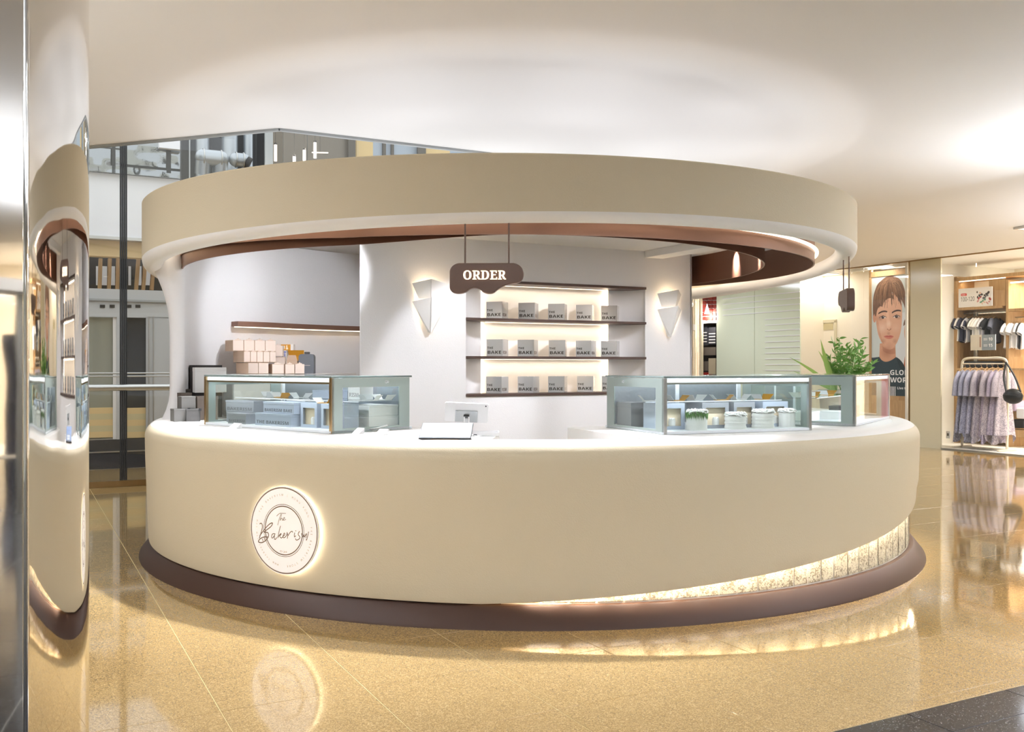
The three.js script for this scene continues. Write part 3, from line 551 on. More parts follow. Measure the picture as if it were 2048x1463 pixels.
// ================================================================ wall lamps
function plate(c, d) {       // a quad with thickness
  const v = c.map((p) => V(...p)), n = v[1].clone().sub(v[0]).cross(v[3].clone().sub(v[0])).normalize().multiplyScalar(d), w = v.map((p) => p.clone().sub(n)), g = new THREE.BufferGeometry(), pos = [];
  const q = (a, b, e, f) => pos.push(...a.toArray(), ...b.toArray(), ...e.toArray(), ...a.toArray(), ...e.toArray(), ...f.toArray());
  q(v[0], v[1], v[2], v[3]); q(w[3], w[2], w[1], w[0]); for (let i = 0; i < 4; i++) { const j = (i + 1) % 4; q(v[j], v[i], w[i], w[j]); }
  g.setAttribute('position', new THREE.Float32BufferAttribute(pos, 3)); g.setAttribute('uv', new THREE.Float32BufferAttribute(new Float32Array(pos.length / 3 * 2), 2)); g.computeVertexNormals(); return g;
}
for (const [px, label, rot, zt] of [[857, 'folded two-tier cream wall lamp between the left wall edge and the ORDER sign', -14, 0.085], [1335, 'folded two-tier cream wall lamp to the right of the shelf recess', 5, 0.15]]) {
  const a = aOf(px, WB), t = thing('wall_lamp', label, 'wall lamp', ab(a, WB - (rot < 0 ? 0.03 : 0.01), 2.03), YAW + rad(rot));
  const tier = (yt, ym, yb, wt, wb, zb) => [plate([[-wt, yt, 0.015], [0, ym, zt], [0, yb, zb], [-wb, yb + 0.008, 0.012]], 0.004), plate([[0, ym, zt], [wt, yt, 0.015], [wb, yb + 0.008, 0.012], [0, yb, zb]], 0.004)];
  part(t, 'upper_shade', tier(0.195, 0.23, 0.055, 0.158, 0.10, zt * 0.65), M.white); part(t, 'lower_shade', tier(0.035, 0.07, -0.24, 0.158, 0.02, 0.04), M.white);
  for (const y of [0.10, -0.06]) { part(t, 'bulb', rbox(0.05, 0.03, 0.02, 0.006, 0, y, 0.018), G.warm); point(t, t.localToWorld(V(0, y + 0.03, 0.045)), L.sconce, '#ffe2b8', 1); }
}

// ================================================================ shelves in the recess and the mirror-finish cake boxes on them
const SH = [['top', 2.273, 'topmost brown shelf above the silver boxes, bare'], ['one', 1.926, 'brown shelf carrying the upper row of five silver boxes'], ['two', 1.578, 'brown shelf carrying the middle row of five silver boxes'], ['three', 1.234, 'lowest brown shelf in the recess, just behind the tablet']];
for (const [, y, label] of SH) {
  const r0 = WA(-0.927), r1 = WA(1.037), s0 = WA(-0.656), s1 = WA(0.768), dp = 0.26, pts = [[r0 - 0.006, 0.012], [r1 + 0.006, 0.012]];
  for (let i = 1; i <= 8; i++) { const u = i / 8 * Math.PI / 2; pts.push([r1 - 0.003 + (s1 - r1) * (1 - Math.cos(u)), -0.02 - (dp - 0.02) * Math.sin(u)]); }
  for (let i = 8; i >= 1; i--) { const u = i / 8 * Math.PI / 2; pts.push([r0 + 0.003 + (s0 - r0) * (1 - Math.cos(u)), -0.02 - (dp - 0.02) * Math.sin(u)]); }
  const t = thing('wall_shelf', label, 'shelf', ab(0, WB, y), YAW, 'brown shelves in the wall recess');
  const g = slab(pts.map(([x, z]) => [x, -z]), -0.012, 0.012, [], 0.003); part(t, 'board', g, M.darkBrown);
  if (y > 1.3) { const am = (r0 + r1) / 2; part(t, 'light_strip', box(1.36, 0.004, 0.008, am, -0.0145, -0.235), G.warm); area(t, ab(am, WB + 0.22, y - 0.02), V(0, -1, 0).add(D2.clone().multiplyScalar(-0.15)), D1, 1.36, 0.02, L.recess * 3, '#fff3e4'); }
}
const bakeTex = (n, ink, side) => canvasTex(256, 256, (g, w) => {
  g.fillStyle = '#fff'; g.fillRect(0, 0, w, w); g.fillStyle = ink; g.textBaseline = 'alphabetic';
  const put = (txt, x, y, size, wide) => { g.font = 'bold ' + size + 'px sans-serif'; g.save(); g.translate(x, y); g.scale(wide / g.measureText(txt).width, 1); g.fillText(txt, 0, 0); g.restore(); };
  if (side) put('RISM', 12, 222, 62, 170); else { put('THE', 8, 146, 46, 100); put('BAKE', 8, 222, 66, 236); }
});
{
  const front = std({ color: col('#dcdad8'), map: bakeTex(0, '#4a3f36'), metalness: 0.6, roughness: 0.12 }), side = std({ color: col('#dcdad8'), map: bakeTex(0, '#7a6248', true), metalness: 0.6, roughness: 0.12 });
  const rows = [[1.942, 'upper', [[265, 455, 537], [610, 813, 865], [932, 1135, 1172], [1232, 1435, 1468], [1508, 1702, 1727]]], [1.594, 'middle', [[270, 460, 537], [605, 798, 858], [940, 1145, 1168], [1228, 1420, 1487], [1508, 1695, 1732]]], [1.25, 'lowest', [[265, 447, 540], [605, 790, 873], [928, 1135, 1180], [1247, 1445, 1472], [1520, 1700, 1740]]]];
  const ord = ['first', 'second', 'third', 'fourth', 'fifth'];
  for (const [y, row, list] of rows) list.forEach(([l, m, r], i) => {
    const pc = 920 + (l + r) / 2 / 5.39, f = (m - l) / 5.39, s = (r - m) / 5.39, phi = Math.atan2(s, f) * 0.9, alpha = Math.atan((pc - 1024) / FOCAL), a = aOf(pc, WB + 0.12);
    const w = 0.158, h = 0.156, label = `silver mirror-finish cake box lettered THE BAKERISM, ${ord[i]} from the left in the ${row} row`;
    const t = thing('cake_box', label, 'cake box', ab(a, WB + 0.12, y - 0.0035), -(alpha + phi), 'silver boxes on the recess shelves');
    part(t, 'carton', rbox(w, h, w, 0.002, 0, h / 2, 0), M.mirrorBox);
    part(t, 'front_print', new THREE.PlaneGeometry(w - 0.004, h - 0.004).translate(0, h / 2, w / 2 + 0.0006), front);
    part(t, 'side_print', new THREE.PlaneGeometry(w - 0.004, h - 0.004).rotateY(Math.PI / 2).translate(w / 2 + 0.0006, h / 2, 0), side);
  });
}
// shelf on the curved left wall, with a light strip below
{
  const sp = new THREE.CatmullRomCurve3(LEFTWALL.map(([x, z]) => V(x, 0, z)), false, 'centripetal'), N = 30, back = [], front = [];
  for (let i = 0; i <= N; i++) { const u = 0.285 + 0.69 * i / N, p = sp.getPointAt(u), d = sp.getTangentAt(u), n = [d.z, -d.x]; back.push([p.x + n[0] * 0.006, p.z + n[1] * 0.006]); front.push([p.x + n[0] * 0.13, p.z + n[1] * 0.13]); }
  const t = thing('wall_shelf', 'long copper-brown shelf curving along the left wall above the cream boxes', 'shelf', [0, 1.878, 0]);
  part(t, 'board', slab([...back, ...front.reverse()], -0.022, 0.022, [], 0.002), M.copper);
  front.reverse();
  const mid = back.map((p, i) => [(p[0] * 0.55 + front[i][0] * 0.45), (p[1] * 0.55 + front[i][1] * 0.45)]);
  part(t, 'light_strip', new THREE.TubeGeometry(new THREE.CatmullRomCurve3(mid.map(([x, z]) => V(x, -0.027, -z))), 40, 0.004, 6), G.warm);
  for (let i = 2; i < N; i += 5) { const a = mid[i - 1], b = mid[i + 1]; area(t, V(mid[i][0], 1.848, -mid[i][1]), DOWN, V(b[0] - a[0], 0, -(b[1] - a[1])), 0.22, 0.012, L.shelf * 4, '#ffdcb0'); }
}

// ================================================================ glass display cases and what they hold
const CASE_H = 0.37;
function glassCase(corner, yaw, len, depth, label, visEnd, bronze) {
  const t = thing('display_case', label, 'display case', [corner[0], COUNTER, -corner[1]], yaw), H = CASE_H, post = bronze ? M.bronze : M.steel;
  part(t, 'base', rbox(len, 0.018, depth, 0.003, len / 2, 0.0095, -depth / 2), M.coolWhite);
  part(t, 'top_glass', rbox(len, 0.012, depth, 0.003, len / 2, H - 0.006, -depth / 2), M.topGlass);
  for (const [x, z] of [[0.012, -0.012], [len - 0.012, -0.012]]) part(t, 'corner_post', rbox(0.024, H - 0.013, 0.024, 0.002, x, H / 2 - 0.006, z), post);
  for (const x of [0.04, len / 2, len - 0.04]) part(t, 'rear_post', box(0.03, H - 0.032, 0.016, x, H / 2 + 0.002, -depth + 0.02), M.coolWhite);
  part(t, 'light_strip', box(len - 0.05, 0.024, 0.012, len / 2, H - 0.028, -0.02), G.cool, null, 'glowing cool white strip along the upper edge');
  part(t, 'strip_holder', box(len - 0.05, 0.012, 0.03, len / 2, H - 0.047, -0.03), bronze ? M.bronze : M.steel);
  part(t, 'front_pane', box(len - 0.05, H - 0.032, 0.005, len / 2, H / 2, -0.006), M.glassGreen);
  part(t, 'rear_door', box(len / 2 - 0.06, H - 0.05, 0.004, len * 0.27, H / 2, -depth + 0.02), M.rearDoor); part(t, 'rear_door', box(len / 2 - 0.06, H - 0.05, 0.004, len * 0.73, H / 2, -depth + 0.01), M.rearDoor);
  const end = (x) => {
    const sh = poly([[0, 0], [depth - 0.03, 0], [depth - 0.03, H - 0.014], [0, H - 0.014]]), b = depth - 0.03;
    sh.holes.push(new THREE.Path([[b * 0.13, 0.03], [b * 0.86, 0.03], [b * 0.86, H - 0.075], [b * 0.13, H - 0.075]].map((p) => new THREE.Vector2(...p))));
    part(t, 'end_panel', extr(sh, 0.008).translate(-(depth - 0.005), 0, -0.004).rotateY(Math.PI / 2).translate(x, 0, -depth + 0.0).translate(0, 0, 0), M.endPanel, null, 'brushed grey-green metal end panel with a window');
    part(t, 'end_pane', box(0.004, H - 0.1, depth * 0.72, x, H / 2 - 0.02, -depth / 2 - 0.01), M.glassGreen);
    const s = x < len / 2 ? -1 : 1; part(t, 'emblem', [new THREE.TorusGeometry(0.008, 0.0016, 6, 20).rotateY(Math.PI / 2).translate(x + s * 0.005, H - 0.042, -depth * 0.66), new THREE.TorusGeometry(0.006, 0.0016, 6, 20).rotateY(Math.PI / 2).translate(x + s * 0.005, H - 0.042, -depth * 0.66 - 0.016)], M.coolWhite);
  };
  end(0.004); end(len - 0.004);
  part(t, 'shelf', box(len - 0.06, 0.008, depth * 0.52, len / 2, 0.196, -depth * 0.62), M.glass, null, 'glass shelf'); part(t, 'shelf_edge', box(len - 0.06, 0.006, 0.004, len / 2, 0.196, -depth * 0.355), M.coolWhite);
  area(t, t.localToWorld(V(len / 2, H - 0.056, -0.045)), V(0, -1, -0.8).applyAxisAngle(UP, yaw), V(1, 0, 0).applyAxisAngle(UP, yaw), len - 0.1, 0.02, L.caseStrip * 2.4, '#f1f6ff');
  area(t, t.localToWorld(V(len / 2, H - 0.02, -depth + 0.06)), DOWN, V(1, 0, 0).applyAxisAngle(UP, yaw), len - 0.1, 0.02, L.caseStrip * 1.5, '#f1f6ff');
  t.updateMatrixWorld(true); t.userData.yaw = yaw; return t;
}
const case1 = glassCase([-2.297, 7.085], -rad(41.3), 1.517, 0.7, 'glass display case left of the tablet, bronze-edged, holding grey lettered boxes', 1, true);
const case2 = glassCase([0.96, 6.0], rad(21.9), 1.153, 0.8, 'glass display case right of the tablet, holding white decorated cakes', 0, false);
const case3 = glassCase([2.48, 6.85], rad(57.9), 1.26, 0.8, 'glass display case at the right end of the counter, behind the cake case', 0, false);
const inCase = (c, x, y, z) => c.localToWorld(V(x, y, z));

function textBox(c, x, y, z, w, h, d, turn, mat, print, label, group) {
  const t = thing('carton_box', label, 'box', inCase(c, x, y, z), c.userData.yaw + turn, group);
  part(t, 'carton', rbox(w, h, d, 0.002, 0, h / 2, 0), mat);
  part(t, 'lid', rbox(w + 0.003, h * 0.2, d + 0.003, 0.002, 0, h * 0.905, 0), mat);
  if (print) part(t, 'lettering', new THREE.PlaneGeometry(w - 0.006, h * 0.7).translate(0, h * 0.38, d / 2 + 0.0008), print);
  return t;
}
const wordTex = (txt, bg, ink, wpx = 512, mirror) => canvasTex(wpx, 128, (g, w, h) => { g.fillStyle = bg; g.fillRect(0, 0, w, h); g.fillStyle = ink; g.font = 'bold 66px sans-serif'; const m = g.measureText(txt).width; if (mirror) { g.translate(w, 0); g.scale(-1, 1); } g.translate(18, 104); g.scale((w - 36) / m, 1); g.fillText(txt, 0, 0); });
const P1 = std({ map: wordTex('THE BAKERISM', '#a9b2c2', '#4c4f58'), roughness: 0.6 }), P2 = std({ map: wordTex('BAKERISM BAKE', '#a9b2c2', '#3c3f48'), roughness: 0.6 }), P3 = std({ map: wordTex('BAKERISM', '#8d9096', '#55575c'), roughness: 0.6 });
const blueBox = std({ color: col('#a9b2c2'), roughness: 0.6 }), dullBox = std({ color: col('#8d9096'), roughness: 0.6 });
{
  // left case: two stacks of grey boxes
  textBox(case1, 0.30, 0.019, -0.22, 0.36, 0.075, 0.2, 0.05, dullBox, P3, 'flat dull grey lettered box at the bottom left of the left glass case');
  textBox(case1, 0.40, 0.019, -0.07, 0.2, 0.075, 0.1, 0.1, dullBox, P3, 'small dull grey lettered box before the stack in the left glass case');
  textBox(case1, 0.27, 0.095, -0.22, 0.34, 0.085, 0.19, 0.05, dullBox, P3, 'dull grey box stacked on the flat one at the left in the left glass case');
  textBox(case1, 0.80, 0.019, -0.15, 0.42, 0.085, 0.2, 0.0, blueBox, P1, 'long blue-grey lettered box at the bottom middle of the left glass case');
  textBox(case1, 0.84, 0.105, -0.16, 0.36, 0.08, 0.18, 0.0, blueBox, P2, 'blue-grey box lettered BAKERISM on top of the long one in the left glass case');
  textBox(case1, 0.62, 0.019, -0.46, 0.2, 0.165, 0.18, 0.1, M.paper, null, 'tall white box at the back of the left glass case');
  textBox(case1, 0.86, 0.201, -0.5, 0.2, 0.06, 0.16, 0.0, blueBox, null, 'low blue-grey box on the glass shelf of the left case');
  textBox(case1, 1.18, 0.201, -0.52, 0.13, 0.11, 0.12, 0.0, M.paper, std({ map: wordTex('RISM', '#f0f0f0', '#9a9a9a', 256), roughness: 0.7 }), 'white box lettered RISM on the glass shelf of the left case');
  textBox(case1, 1.30, 0.019, -0.5, 0.3, 0.075, 0.26, 0, M.paper, null, 'lower of two wide white boxes behind the end window of the left case');
  textBox(case1, 1.30, 0.096, -0.5, 0.3, 0.07, 0.26, 0, M.paper, null, 'upper of two wide white boxes behind the end window of the left case');
}
function windowBox(c, x, y, z, w, h, d, turn, label, mat = blueBox, cake = true) {
  const t = thing('window_cake_box', label, 'cake box', inCase(c, x, y, z), c.userData.yaw + turn), e = 0.004;
  part(t, 'carton', [box(w, e, d, 0, e / 2, 0), box(w, e, d, 0, h - e / 2, 0), box(e, h - 2 * e, d, -w / 2 + e / 2, h / 2, 0), box(e, h - 2 * e, d, w / 2 - e / 2, h / 2, 0)], mat);
  const f = poly([[-w / 2, 0], [w / 2, 0], [w / 2, h], [-w / 2, h]]); f.holes.push(new THREE.Path([[-w * 0.36, h * 0.13], [w * 0.36, h * 0.13], [w * 0.36, h * 0.8], [-w * 0.36, h * 0.8]].map((p) => new THREE.Vector2(...p))));
  part(t, 'window_frame', extr(f, 0.004, 0.0006).translate(0, 0, d / 2), mat);
  part(t, 'lining', box(w - 2 * e - 0.002, h - 2 * e - 0.002, 0.003, 0, h / 2, d / 2 - 0.032), M.lining, null, 'cream lining seen through the window');
  if (cake) part(t, 'cake', [cyl(0.025, h * 0.34, 0.02, e + h * 0.17, d / 2 - 0.03, 24), ...Array.from({ length: 14 }, (_, i) => new THREE.IcosahedronGeometry(0.009, 1).translate(0.02 + 0.019 * Math.cos(i * 2.4) * Math.sqrt(i / 14), e + h * 0.36, d / 2 - 0.03 + 0.019 * Math.sin(i * 2.4) * Math.sqrt(i / 14)))], M.frosting);
  part(t, 'window_film', new THREE.PlaneGeometry(w * 0.72, h * 0.67).translate(0, h * 0.465, d / 2 - 0.001), M.glass);
  return t;
}
windowBox(case1, 1.13, 0.019, -0.2, 0.18, 0.165, 0.17, 0, 'blue-grey cake box with a window, left one of two in the left case');
windowBox(case1, 1.355, 0.019, -0.2, 0.18, 0.165, 0.17, 0, 'blue-grey cake box with a window, right one of two in the left case');
windowBox(case2, 0.16, 0.019, -0.27, 0.2, 0.172, 0.19, 0.0, 'grey cake box with a window behind the green-based cake');
windowBox(case2, 0.50, 0.019, -0.27, 0.21, 0.172, 0.19, 0, 'grey cake box with a window behind the low white cake', dullBox);
windowBox(case2, 0.73, 0.019, -0.27, 0.17, 0.172, 0.19, 0, 'grey cake box with a window behind the widest white cake', dullBox);
windowBox(case2, 0.985, 0.019, -0.27, 0.21, 0.172, 0.19, 0, 'grey cake box with a window at the right of the cake case', blueBox);
textBox(case2, 0.16, 0.019, -0.58, 0.26, 0.165, 0.2, 0, dullBox, null, 'plain grey box behind the end window of the cake case');
// cakes
function cakeThing(c, x, z, r, h, label, green, rings) {
  const t = thing('cake', label, 'cake', inCase(c, x, 0.019, z), c.userData.yaw);
  part(t, 'board', cyl(r * 1.08, 0.004, 0, 0.002, 0, 36), M.paper);
  const prof = [[0.001, 0.004], [r, 0.004]]; const n = 14; for (let i = 0; i <= n; i++) prof.push([r + (rings ? 0.0022 * Math.sin(i / n * Math.PI * 2 * rings) : 0) - (i === n ? 0.004 : 0), 0.006 + (h - 0.006) * i / n]); prof.push([0.001, h]);
  part(t, 'sponge', rev(prof, 0, 2 * Math.PI, 40, 0, 0, 0.9), M.frosting);
  const petals = []; for (let i = 0; i < 46; i++) { const a = i * 2.39996, q = Math.sqrt(i / 46) * r * 0.98, s = 0.011 + 0.006 * rnd(); for (let k = 0; k < 3; k++) petals.push(new THREE.TorusGeometry(s * (0.95 - 0.28 * k), s * 0.3, 5, 10).rotateX(Math.PI / 2 + rr(-0.5, 0.5)).rotateZ(rr(-0.4, 0.4)).translate(q * Math.cos(a), h + 0.006 + k * 0.006 + 0.006 * rnd(), q * Math.sin(a))); }
  part(t, 'cream_flowers', petals, M.frosting, null, 'piped white cream flowers');
  if (green) { const tufts = []; for (let i = 0; i < 90; i++) { const a = i / 90 * 2 * Math.PI; tufts.push(new THREE.ConeGeometry(0.004, 0.034 + 0.016 * rnd(), 5).rotateX(Math.PI + rr(-0.3, 0.3)).translate((r + 0.003) * Math.cos(a), h - 0.02 * rnd() - 0.006, (r + 0.003) * Math.sin(a))); } part(t, 'green_piping', tufts, std({ color: col('#5f8a4a'), roughness: 0.6 }), null, 'green piped leaves round the rim'); }
  return t;
}
cakeThing(case2, 0.30, -0.09, 0.068, 0.108, 'white cake with cream flowers and green piping, first in the cake case', true, 0);
cakeThing(case2, 0.60, -0.09, 0.07, 0.085, 'low white cake with cream flowers, middle one in the cake case', false, 3);
cakeThing(case2, 0.82, -0.09, 0.073, 0.10, 'wide ribbed white cake with cream flowers, right one in the cake case', false, 4);
cakeThing(case2, 1.04, -0.12, 0.055, 0.1, 'small white cake at the right post of the cake case', false, 0);
// folded paper trays on the glass shelves
function tray(c, x, y, z, turn, label, gold) {
  const t = thing('paper_tray', label, 'paper tray', inCase(c, x, y, z), c.userData.yaw + turn, 'folded paper trays in the glass cases');
  part(t, 'tray_base', box(0.085, 0.002, 0.07, 0, 0.001, 0), gold ? M.orange : M.paper);
  for (const s of [-1, 1]) part(t, 'tray_wing', plate([[s * 0.042, 0.002, -0.035], [s * 0.042, 0.002, 0.035], [s * 0.075, 0.036, 0.045], [s * 0.075, 0.036, -0.045]], 0.0016), s > 0 && gold ? M.orange : M.paper);
  return t;
}
const trayRow = (c, name, xs, z0, y = 0.2) => xs.forEach((x, i) => tray(c, x, y + 0.0005, z0 + 0.05 * (i % 2), 0.3 * (i % 3 - 1), `folded white${i % 2 ? '-gold' : ''} paper tray, ${['first', 'second', 'third', 'fourth', 'fifth', 'sixth'][i]} from left on the ${name} glass case shelf`, i % 2));
trayRow(case2, 'cake', [0.14, 0.32, 0.5, 0.68, 0.86, 1.02], -0.42);
trayRow(case1, 'left', [0.18, 0.4, 0.58], -0.45);
tray(case1, 1.22, 0.1845, -0.18, 0.2, 'folded white and gold paper tray on top of the windowed boxes in the left case', true);
tray(case1, 1.40, 0.201, -0.42, 0.4, 'folded white paper tray nearest the end window on the shelf of the left case', false);
tray(case1, 1.38, 0.201, -0.56, 0.1, 'folded white paper tray farthest back by the end window of the left case', false);
trayRow(case3, 'rightmost', [0.16, 0.34, 0.56, 0.8], -0.45);
textBox(case3, 0.22, 0.019, -0.5, 0.3, 0.07, 0.3, 0, M.paper, null, 'wide low white box behind the end window of the rightmost case');
textBox(case3, 0.62, 0.019, -0.3, 0.24, 0.06, 0.22, 0, M.paper, null, 'low white box in the middle of the rightmost case');
textBox(case3, 0.96, 0.019, -0.3, 0.2, 0.09, 0.2, 0, M.greyLight, null, 'pale grey box at the far end of the rightmost case');

// ================================================================ things on the counter
const onTop = (px, Z, dy = 0) => V((px - 1024) / FOCAL * Z, COUNTER + dy, -Z);
{
  // tablet on a stand, seen from behind
  const t = thing('tablet_stand', 'white tablet seen from behind on a white stand at the till', 'tablet', onTop(933, 6.0), 0.06);
  const back = new THREE.Shape(), w = 0.137, h = 0.065, r = 0.014; back.moveTo(-w + r, -h); back.lineTo(w - r, -h); back.quadraticCurveTo(w, -h, w, -h + r); back.lineTo(w, h - r); back.quadraticCurveTo(w, h, w - r, h); back.lineTo(-w + r, h); back.quadraticCurveTo(-w, h, -w, h - r); back.lineTo(-w, -h + r); back.quadraticCurveTo(-w, -h, -w + r, -h);
  const sh = new THREE.Matrix4().makeShear(0, 0, -0.12, 0, 0, 0);
  const tilt = (g) => g.rotateX(0.34).rotateZ(-0.05).translate(0, 0.142, -0.01);
  const tb = part(t, 'tablet', tilt(extr(back, 0.009, 0.002).translate(0, 0, -0.004)), M.whiteGloss);
  part(tb, 'camera_lens', tilt(cyl(0.0045, 0.003, 0, 0, 0, 16).rotateX(Math.PI / 2).translate(0.12, 0.05, 0.006)), M.black);
  part(tb, 'screen_glass', tilt(box(0.262, 0.118, 0.0012, 0, 0, -0.0048)), M.black);
  part(t, 'mount_plate', tilt(rbox(0.14, 0.078, 0.006, 0.002, 0, -0.024, 0.009)), M.grayMetal, null, 'grey mounting plate');
  part(t, 'hinge', tilt(rbox(0.036, 0.014, 0.02, 0.004, 0, -0.018, 0.02)), M.black); part(t, 'clamp', tilt(rbox(0.04, 0.03, 0.016, 0.005, 0.003, -0.045, 0.02)), M.whiteGloss);
  for (const x of [-0.014, 0.014]) part(t, 'stand_leg', bar([x, 0.008, 0.02], [x, 0.115, 0.012], 0.0052, 10), M.whiteGloss);
  part(t, 'stand_base', rbox(0.12, 0.008, 0.09, 0.004, 0, 0.0045, 0.01), M.whiteGloss);
}
{
  // customer display lying tilted on the rim
  const p = onTop(892, 5.66), t = thing('order_display', 'tilted black-framed customer display with a light blue screen on the counter rim', 'display', p, -0.05);
  const scr = canvasTex(512, 288, (g, w, h) => {
    g.fillStyle = '#566a8c'; g.fillRect(0, 0, w, h); g.fillStyle = '#2c3850'; g.font = '22px sans-serif'; for (let i = 0; i < 9; i++) g.fillRect(70 + i * 36 + (i % 3) * 5, 70 + (i % 2) * 12, 24, 9);
    g.fillStyle = '#55606f'; g.fillRect(100, 160, 330, 128); g.fillStyle = '#dfe5ec'; for (let i = 0; i < 3; i++) { g.fillRect(112 + i * 108, 178, 92, 92); g.fillStyle = '#8a8f98'; g.fillRect(124 + i * 108, 204, 66, 44); g.fillStyle = '#dfe5ec'; }
  });
  const tl = (g) => g.rotateX(-1.14).translate(0, 0.046, -0.02);
  part(t, 'housing', tl(rbox(0.31, 0.19, 0.012, 0.004)), M.soot);
  part(t, 'screen', tl(new THREE.PlaneGeometry(0.292, 0.17).translate(0, 0, 0.0066)), std({ map: scr, emissiveMap: scr, emissive: col('#ffffff'), emissiveIntensity: 0.12, roughness: 0.5, specularIntensity: 0.3 }));
  part(t, 'foot', [rbox(0.17, 0.012, 0.05, 0.004, 0.0, 0.0065, 0.04), rbox(0.05, 0.05, 0.04, 0.004, 0, 0.03, -0.05)], M.creamBox); part(t, 'stylus', bar([-0.17, 0.006, 0.045], [-0.09, 0.006, 0.05], 0.004), M.steel);
}
{
  const t = thing('counter_tray', 'low white tray beside the customer display', 'tray', onTop(966, 5.95), 0.02); part(t, 'tray_base', rbox(0.2, 0.006, 0.14, 0.002, 0, 0.0035, 0), M.whiteGloss); part(t, 'tray_rim', [box(0.2, 0.018, 0.005, 0, 0.0155, 0.0675), box(0.2, 0.018, 0.005, 0, 0.0155, -0.0675), box(0.005, 0.018, 0.13, 0.0975, 0.0155, 0), box(0.005, 0.018, 0.13, -0.0975, 0.0155, 0)], M.whiteGloss);
  const c = thing('payment_cable', 'short white cable with a black plug beside the customer display', 'cable', onTop(949, 5.84), 0); part(c, 'cord', new THREE.TubeGeometry(new THREE.CatmullRomCurve3([V(-0.05, 0.005, 0.02), V(-0.02, 0.012, 0), V(0.01, 0.006, 0.02), V(0.04, 0.004, -0.02)]), 24, 0.003, 6), M.whiteGloss); part(c, 'plug', rbox(0.022, 0.01, 0.012, 0.002, 0.005, 0.012, 0.01), M.black);
}
function priceCard(p, turn, label, w = 0.07) {
  const t = thing('price_card', label, 'price card', p, turn, 'blank white price cards at the glass cases'), s = poly([[0, 0], [0.05, 0], [0, 0.036]]);
  part(t, 'wedge', extr(s, w, 0.0006).translate(0, 0, -w / 2).rotateY(-Math.PI / 2), M.whiteGloss); part(t, 'paper_slip', new THREE.PlaneGeometry(w - 0.01, 0.05).rotateX(-Math.atan2(0.05, 0.036)).translate(0, 0.0186, 0.0252), M.paper); return t;
}
priceCard(onTop(722, 6.12), -0.75, 'white wedge price card nearer the corner, before the end window of the left glass case');
priceCard(onTop(768, 6.02), -0.6, 'white wedge price card nearer the tablet, before the end window of the left glass case');
priceCard(inCase(case1, 0.56, 0, 0.07), -rad(41), 'white wedge price card before the front pane of the left glass case', 0.1);
{
  // serving tongs by the end window of the left case
  const t = thing('serving_tongs', 'steel serving tongs lying by the end window of the left glass case', 'tongs', inCase(case1, 1.545, 0.003, -0.34), -0.3);
  for (const s of [-1, 1]) part(t, 'tong_arm', [bar([-0.11, 0.004, 0], [0.02, 0.012 + 0.008 * s, 0.012 * s], 0.004), bar([0.02, 0.012 + 0.008 * s, 0.012 * s], [0.10, 0.01 + 0.016 * s + 0.016, 0.014 * s], 0.005)], M.steel);
}
// grey and taupe boxes piled at the left end of the counter; corner = front vertical edge
function pileBox(px, Z, y0, wl, wr, h, phi, matR, label, strap, matL) {
  const p = V((px - 1024) / FOCAL * Z, y0, -Z), t = thing('gift_box', label, 'box', p, phi);
  // local: right face along +x (width wr), left face goes back along -z (depth wl)
  part(t, 'carton', rbox(wr, h, wl, 0.003, wr / 2, h / 2, -wl / 2), matR);
  part(t, 'lid', rbox(wr + 0.002, h * 0.16, wl + 0.002, 0.003, wr / 2, h * 0.925, -wl / 2), matR);
  if (strap) part(t, 'strap', [box(0.004, h, 0.002, wr * 0.98, h / 2, 0.001), box(0.02, 0.02, 0.008, wr * 0.98, h - 0.004, 0.003)], M.black);
  return t;
}
const y1 = COUNTER + 0.0005;
pileBox(348, 7.42, y1, 0.11, 0.115, 0.098, 0.6, M.greyLight, 'low silver-grey box at the front of the pile on the left end of the counter', true);
pileBox(372.5, 7.44, y1, 0.10, 0.105, 0.096, 0.42, M.greyBox, 'darker grey box beside the low silver-grey one on the left end of the counter', true);
pileBox(363, 7.46, y1 + 0.0985, 0.1, 0.11, 0.096, 0.6, M.greyLight, 'small silver-grey box stacked on the front two of the pile');
pileBox(394, 7.62, y1, 0.12, 0.17, 0.19, 0.6, M.taupeBox, 'upright taupe box behind the front boxes, against the left glass case');
pileBox(361, 7.68, y1, 0.12, 0.09, 0.215, 0.55, M.taupeBox, 'taupe box at the back of the pile near the wall end');
pileBox(356.5, 7.86, y1, 0.08, 0.1, 0.24, 0.5, M.darkBox, 'nearly black box standing behind the taupe box by the wall end');
pileBox(389.7, 7.74, y1 + 0.2165, 0.14, 0.25, 0.205, 0.45, M.paleBox, 'large white box on top of the pile, with a curved flap');
pileBox(380, 8.02, y1, 0.08, 0.26, 0.44, 0.4, M.darkBox, 'tall black-brown box at the very back of the pile');

